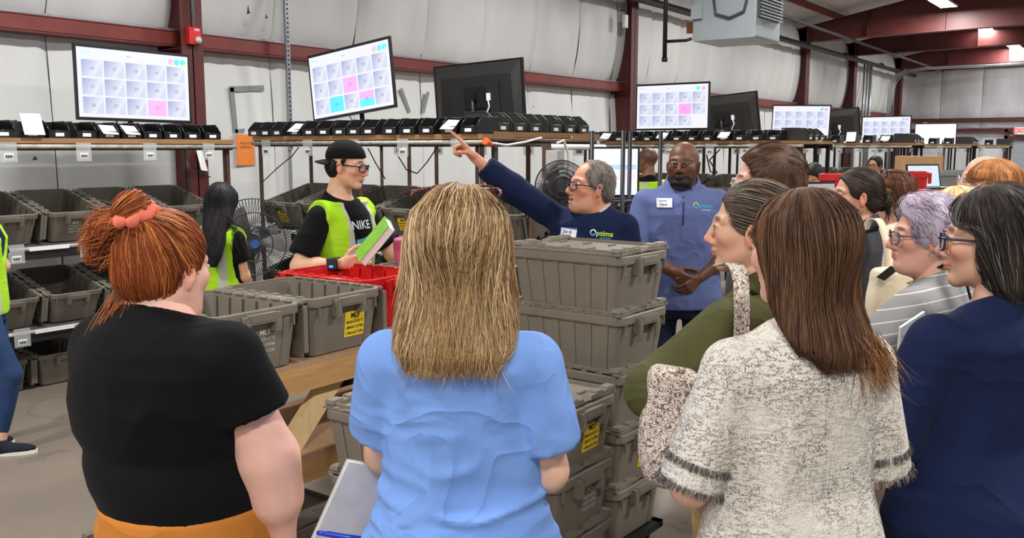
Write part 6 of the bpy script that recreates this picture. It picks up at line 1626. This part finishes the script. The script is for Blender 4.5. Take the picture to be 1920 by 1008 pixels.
# wrist scanner
Wp, f_, n_, t_ = p13.hand['R']; fd = p13.J['R'][4]; c = Wp - fd * .035
sc = MB(); ax = nrm(np.cross(fd, (0, 0, 1))); ay = np.cross(fd, ax)
sc.loft([[c + fd * k + .036 * (math.cos(a) * ax + math.sin(a) * ay) for a in np.linspace(0, 2 * math.pi, 16, endpoint=False)] for k in (-.018, .018)], smooth=True); ws_o = sc.build('wrist_strap', m_bezel, p13.root)
out = nrm(p13.V((0, .15, -1)) - fd * np.dot(p13.V((0, .15, -1)), fd)); e1 = np.cross(out, fd); Rw = np.array([fd, e1, out]).T
MB().box(c + out * .044, (.055, .06, .022), Rw).build('wrist_scanner', m_bezel, p13.root, bevel=.004); MB().box(c + out * .0565 - e1 * .012, (.020, .010, .002), Rw).build('scanner_light', glow('scanner_blue', (60, 110, 255), 3.0), ws_o)
# green book, pink packet
L2W = np.linalg.inv(p13.W2L); r0 = np.array(p13.root.location); hw = r0 + L2W @ (Wp + f_ * .075)
def book(label, c, xd, yd, w, h, t):
    r = empty('book', c); tag(r, label, 'book'); x = nrm(xd); y = nrm(yd - x * np.dot(yd, x)); z = np.cross(x, y); R = np.array([x, y, z]).T
    MB().box((0, 0, 0), (w - .006, h - .008, t - .006), R).build('pages', m_paper, r)
    m_ = mat('green_cover', (120, 178, 60), rough=.4, var=.2, scale=20)
    for s in (-1, 1): MB().box(z * s * (t / 2 - .0015), (w, h, .003), R).build('cover', m_ if s > 0 else mat('grey_cover', (150, 156, 140), rough=.5), r)
    MB().box(-x * (w / 2), (.003, h, t), R).build('spine', m_, r); return r
bk = atd(703, 452, 4.33)
book('thick green book held by the worker in the vest', bk, view(.26, -.24, -.93), view(.68, .70, -.2), .15, .225, .038)
pk = empty('pink_packet', atd(760, 472, 4.42)); tag(pk, 'pink plastic packet in the worker\'s outstretched hand', 'packet')
S = SDF(); S.box((0, 0, 0), (.025, .035, .055), .012, 0); v, q = S.mesh(.008); N = vnormals(v, q); v = v + N * (.006 * fold(v, 3, 60))[:, None]; np_mesh('packet', v, q, mat('pink_film', (232, 120, 168), rough=.25, var=.25, scale=30), pk)
MB().box((0, -.040, .0), (.03, .002, .03), rotz(.3)).build('packet_label', m_paper, pk)

# ---------------------------------------------------------------- 14 pointing man
p14 = person('grey-haired man in a navy pullover pointing up to the left', 1108, 300, 4.40, 165, head=110, sex='M', bw=1.02, bd=1.05, shrug=.05, skin=(214, 150, 120), vox=.009, hvox=.0042, hs=1.04, hair_top=.006, hp=-6, brow=(90, 72, 62), headopt=dict(mouth_open=True, jaw=1.05, fat=.004, look=(1, .0, .1)),
             arms=dict(R=((-.80, .52, -.05), (-.76, .64, -.10), (0, .0, .02)), L=((.12, -.97, -.1), (.0, -.95, -.2))),
             hands=dict(R=dict(dir=(-.70, .70, -.05), palm=(-.55, -.6, -.35), curl=(.03, 1.15, 1.25, 1.3), thumb='in', vox=.0032)),
             top=dict(m=m_navy2, infl=.018, sleeve=('long', .72), hem=.84, ease=.026, vox=.009, armscale=1.08, folds=(((.05, -.15, 1.35), (.2, .18, .15), .014, 26, (1, 1, 1), 3), ((.1, 0, 1.2), (.2, .2, .2), .008, 16, (1, 1, 1), 4))), legs=dict(m=m_darkpants, vox=.02),
             spots_extra=(((-.03, .078, .02), (.06, .012, .045), (150, 138, 128), .012, .55), ((.06, 0, -.09), (.05, .05, .03), (190, 150, 130), .02, .4)))
collar_mesh(p14, fabric('pink_check', (226, 150, 146)), .078, .056, .50, .5, 1.442, 'shirt_collar', .006, .026); collar_mesh(p14, fabric('grey_zip_collar', (186, 178, 168)), .092, .040, .66, .5, 1.436, 'pullover_collar', .006)
def receding(S):
    cap_ops(S, .006, .046, -.020); S.ell((.085, 0, .09), (.06, .062, .05), .02, sub=True)
hair(p14, receding, radial_dir((0, 0, .06), .2), [(142, 132, 124), (112, 100, 92), (176, 168, 160), (92, 82, 76)], N=1300, length=(.012, .03), rad=.0011, K=5, base_col=(122, 110, 102), seed=141, vox=.0045, off=(-.002, .003))
specs(p14, m_frame_blk, r=.0026, w=.026, h=.018)
badge(p14, 'name_tag', np.array([0, -.085, 1.390 * p14.s]), .088, .056, m_tagblue, .0)
badge(p14, 'name_tag_card', np.array([0, -.085, 1.390 * p14.s]), .080, .046, m_tagwhite, -.12, lift=.005, text=(('Jon B', .020, -.006, .008, m_pen, 'tag_writing'), ('Optima', .017, -.006, -.012, m_pen, 'tag_writing')))
logo(p14, np.array([0, .070, 1.395 * p14.s]), 1, (('ptima', .034, -.018, 0, m_logo_g), ('SOLUTIONS', .009, .0, -.020, m_logo_b)), ring=(.015, (-.034, .002), m_logo_w, m_logo_b), tilt=-.1)

# ---------------------------------------------------------------- 15 man in blue pullover
p15 = person('bearded man in a heather blue pullover with clasped hands', 1282, 266, 5.0, 172, head=158, sex='M', bw=1.15, bd=1.15, shrug=.05, skin=(104, 66, 48), vox=.010, hvox=.0042, hs=1.06, hair_top=0, hp=-3, brow=(30, 22, 20), headopt=dict(jaw=1.12, fat=.008, look=(1, .25, .15)),
             arms=dict(R=((-.22, -.93, -.20), (.74, -.40, -.50)), L=((.22, -.94, -.12), (-.70, -.50, -.35))), armr=1.2,
             hands=dict(R=dict(dir=(.75, -.55, -.2), palm=(.2, .3, .9), curl=(.5, .5, .55, .6), vox=.004), L=dict(dir=(-.72, -.60, -.3), palm=(-.2, .2, .9), curl=(.55, .6, .6, .6), vox=.004)),
             top=dict(m=m_blueheather, infl=.018, sleeve=('long', .22), hem=.84, ease=.026, vox=.0095, armscale=1.2, flare=.014, folds=(((.1, .2, 1.2), (.2, .15, .2), .012, 24, (1, 1, 1), 3), ((.1, -.2, 1.2), (.2, .15, .2), .012, 24, (1, 1, 1), 5)), collar=(m_blueheather, .088, .05, .5, .4, 1.442, 'collar', .007, .022)), legs=dict(m=m_darkpants, vox=.02),
             spots_extra=(((.055, 0, -.088), (.05, .058, .036), (20, 15, 14), .012, .92), ((.092, 0, -.054), (.012, .026, .006), (20, 15, 14), .005, .8), ((.02, .062, -.05), (.03, .012, .04), (24, 18, 16), .01, .7), ((.02, -.062, -.05), (.03, .012, .04), (24, 18, 16), .01, .7), ((-.06, 0, .0), (.06, .09, .05), (60, 40, 32), .03, .5)))
S = SDF().frame(p15.HR, p15.hc, p15.hs); S.ell((.050, 0, -.098), (.046, .050, .030), 0); S.cone((.01, .058, -.06), (.05, .03, -.10), .014, .02, .02); S.cone((.01, -.058, -.06), (.05, -.03, -.10), .014, .02, .02); v, q = S.mesh(.005); N = vnormals(v, q); v = v + N * (.002 * fold(v, 3, 300))[:, None]; np_mesh('beard', v, q, m_hair, p15.root, np.tile(lin((24, 18, 16)), (len(v), 1)))
badge(p15, 'name_tag', np.array([0, -.10, 1.425 * p15.s]), .090, .056, m_tagblue, 0); badge(p15, 'name_tag_card', np.array([0, -.10, 1.425 * p15.s]), .082, .048, m_tagwhite, .03, lift=.005, text=(('Optima', .016, -.012, .012, m_pen, 'tag_writing'), ('Chris', .019, -.006, -.008, m_pen, 'tag_writing')))
logo(p15, np.array([0, .10, 1.41 * p15.s]), 1, (('ptima', .034, -.018, 0, m_logo_b), ('SOLUTIONS', .009, .0, -.020, m_logo_w)), ring=(.015, (-.034, .002), m_logo_g, m_logo_b), tilt=-.08)
zb = MB(); pts = []
for z in np.linspace(1.31, 1.46, 8):
    h = p15.bvh.ray_cast(Vector((.6, 0, z * p15.s)), Vector((-1, 0, 0)))
    if h[0] is not None: pts.append(np.array(h[0]) + (.002, 0, 0))
zb.tube(pts, .004, 6); zb.build('zip', fabric('zip_navy', (48, 56, 92)), p15.root); MB().box(pts[-2] + (.004, 0, 0), (.006, .008, .022)).build('zip_pull', m_steel, p15.root)

# ---------------------------------------------------------------- 16 worker with long black hair, 17 worker at the monitor, 18 left edge
p16 = person('worker with long black hair and lime vest, seen from behind', 410, 340, 5.45, -28, head=0, bw=1.0, skin=(222, 164, 134), vox=.011, hvox=.006, hp=14, hoff=(.03, .02, -.01),
             arms=dict(L=((-.12, -.96, .2), (.0, -.6, .75)), R=((.1, -.95, .2), (-.1, -.5, .8))), top=dict(m=m_blacktee, sleeve=('short', .6), vox=.011), legs=dict(m=m_blackpants, vox=.018))
vest(p16, hem=.86, vox=.011)
H16 = [(-.40, -.155, .016, .018, .03), (-.33, -.145, .028, .03, .055), (-.22, -.12, .04, .04, .07), (-.10, -.075, .05, .055, .085), (0, -.035, .065, .08, .093), (.06, -.02, .07, .08, .085)]
hair(p16, long_hair(H16, .03, .012), radial_dir((0, 0, .05), 1.2), [(26, 22, 26), (40, 34, 38), (18, 16, 18)], N=900, length=(.2, .45), rad=.0017, K=12, base_col=(26, 22, 25), zmin=-.42, seed=161, wav=.15)
wisps(p16, 90, 162, -.20, -.05, [(26, 22, 26), (40, 34, 38)], (-.08, -.03), -.10, (.10, .16), drift=(-1.2, -.4), rad=.0014)
p17 = person('worker with shaved head and lime vest at the monitor, seen from behind', 1214, 277, 8.3, 20, head=45, sex='M', skin=(132, 88, 66), vox=.013, hvox=.007, hair_top=0, hs=.98, arms=dict(L=((-.1, -.9, .3), (-.2, -.2, .9)), R=((.1, -.9, .3), (-.3, -.2, .9))), top=dict(m=m_blacktee, vox=.013, sleeve=('long', .9)), legs=dict(m=m_blackpants, vox=.02), spots_extra=(((-.03, 0, .04), (.09, .085, .07), (58, 44, 38), .02, .7),)); vest(p17, hem=.86, vox=.012)
p18 = person('person in jeans and black sneakers at the left edge of the frame', -52, 300, 5.05, -78, skin=(226, 176, 150), vox=.011, hvox=.008, shoe=(34, 36, 42), bw=1.05,
             arms=dict(L=((.25, -.93, .1), (-.45, .05, -.3)), R=((.52, -.82, -.15), (-.60, -.15, -.4))), legpose=dict(L=((.03, .09, .49), (-.12, .10, .075)), R=((.15, -.10, .49), (.07, -.11, .075))), top=dict(m=m_navy2, sleeve=('short', .78), vox=.012, hem=.88), legs=dict(m=m_jeans, vox=.012, ease=.006, cuff=.75, short=.14), hair_top=.01)
hair(p18, long_hair(A8, .03, .012), radial_dir((0, 0, .05), 1.), [(60, 44, 36), (80, 60, 48)], N=300, length=(.1, .3), rad=.002, K=8, zmin=-.26, seed=181)
vest(p18, hem=.84, vox=.013)
p19 = person('distant man with black hair and glasses between the far racks', 1641, 292, 12.5, 150, head=130, sex='M', skin=(196, 146, 116), vox=.016, hvox=.007, top=dict(m=m_charcoal, vox=.018), legs=dict(m=m_darkpants, vox=.024)); hair(p19, short(.016, .036), radial_dir((0, 0, .03), .2), [(28, 24, 24), (40, 34, 34)], N=200, length=(.03, .05), rad=.003, K=5, seed=191); specs(p19, m_frame_blk, lens=False, r=.003)
p20 = person('distant dark-haired man bending over the table left of the red tub', 1527, 307, 9.0, 150, head=140, sex='M', skin=(206, 158, 128), vox=.016, hvox=.007, hp=35, top=dict(m=m_charcoal, vox=.018), legs=dict(m=m_darkpants, vox=.024)); hair(p20, short(.016, .036), radial_dir((0, 0, .03), .2), [(28, 24, 24), (40, 34, 34)], N=200, length=(.03, .05), rad=.003, K=5, seed=201)
# papers held in front of the navy top
ppx = nrm(view(.75, .30, .45)); ppy = nrm(view(.25, .95, -.1)); ppy = nrm(ppy - ppx * (ppy @ ppx)); Rp = np.array([ppx, ppy, np.cross(ppx, ppy)]).T
pd = empty('paper_pad', atd(1705, 655, 2.32)); tag(pd, 'ruled pad of paper held by the navy-clad person', 'paper')
MB().box((0, 0, 0), (.10, .19, .006), Rp).build('sheets', m_paper, pd)
zz = Rp @ np.array([0, 0, 1.0]); sg_ = -1 if zz @ FW > 0 else 1
for k in range(7): MB().box(Rp @ np.array([0, -.07 + k * .022, 0]) + zz * sg_ * .0034, (.086, .0012, .0006), Rp).build('ruled_line', m_greysteel, pd)
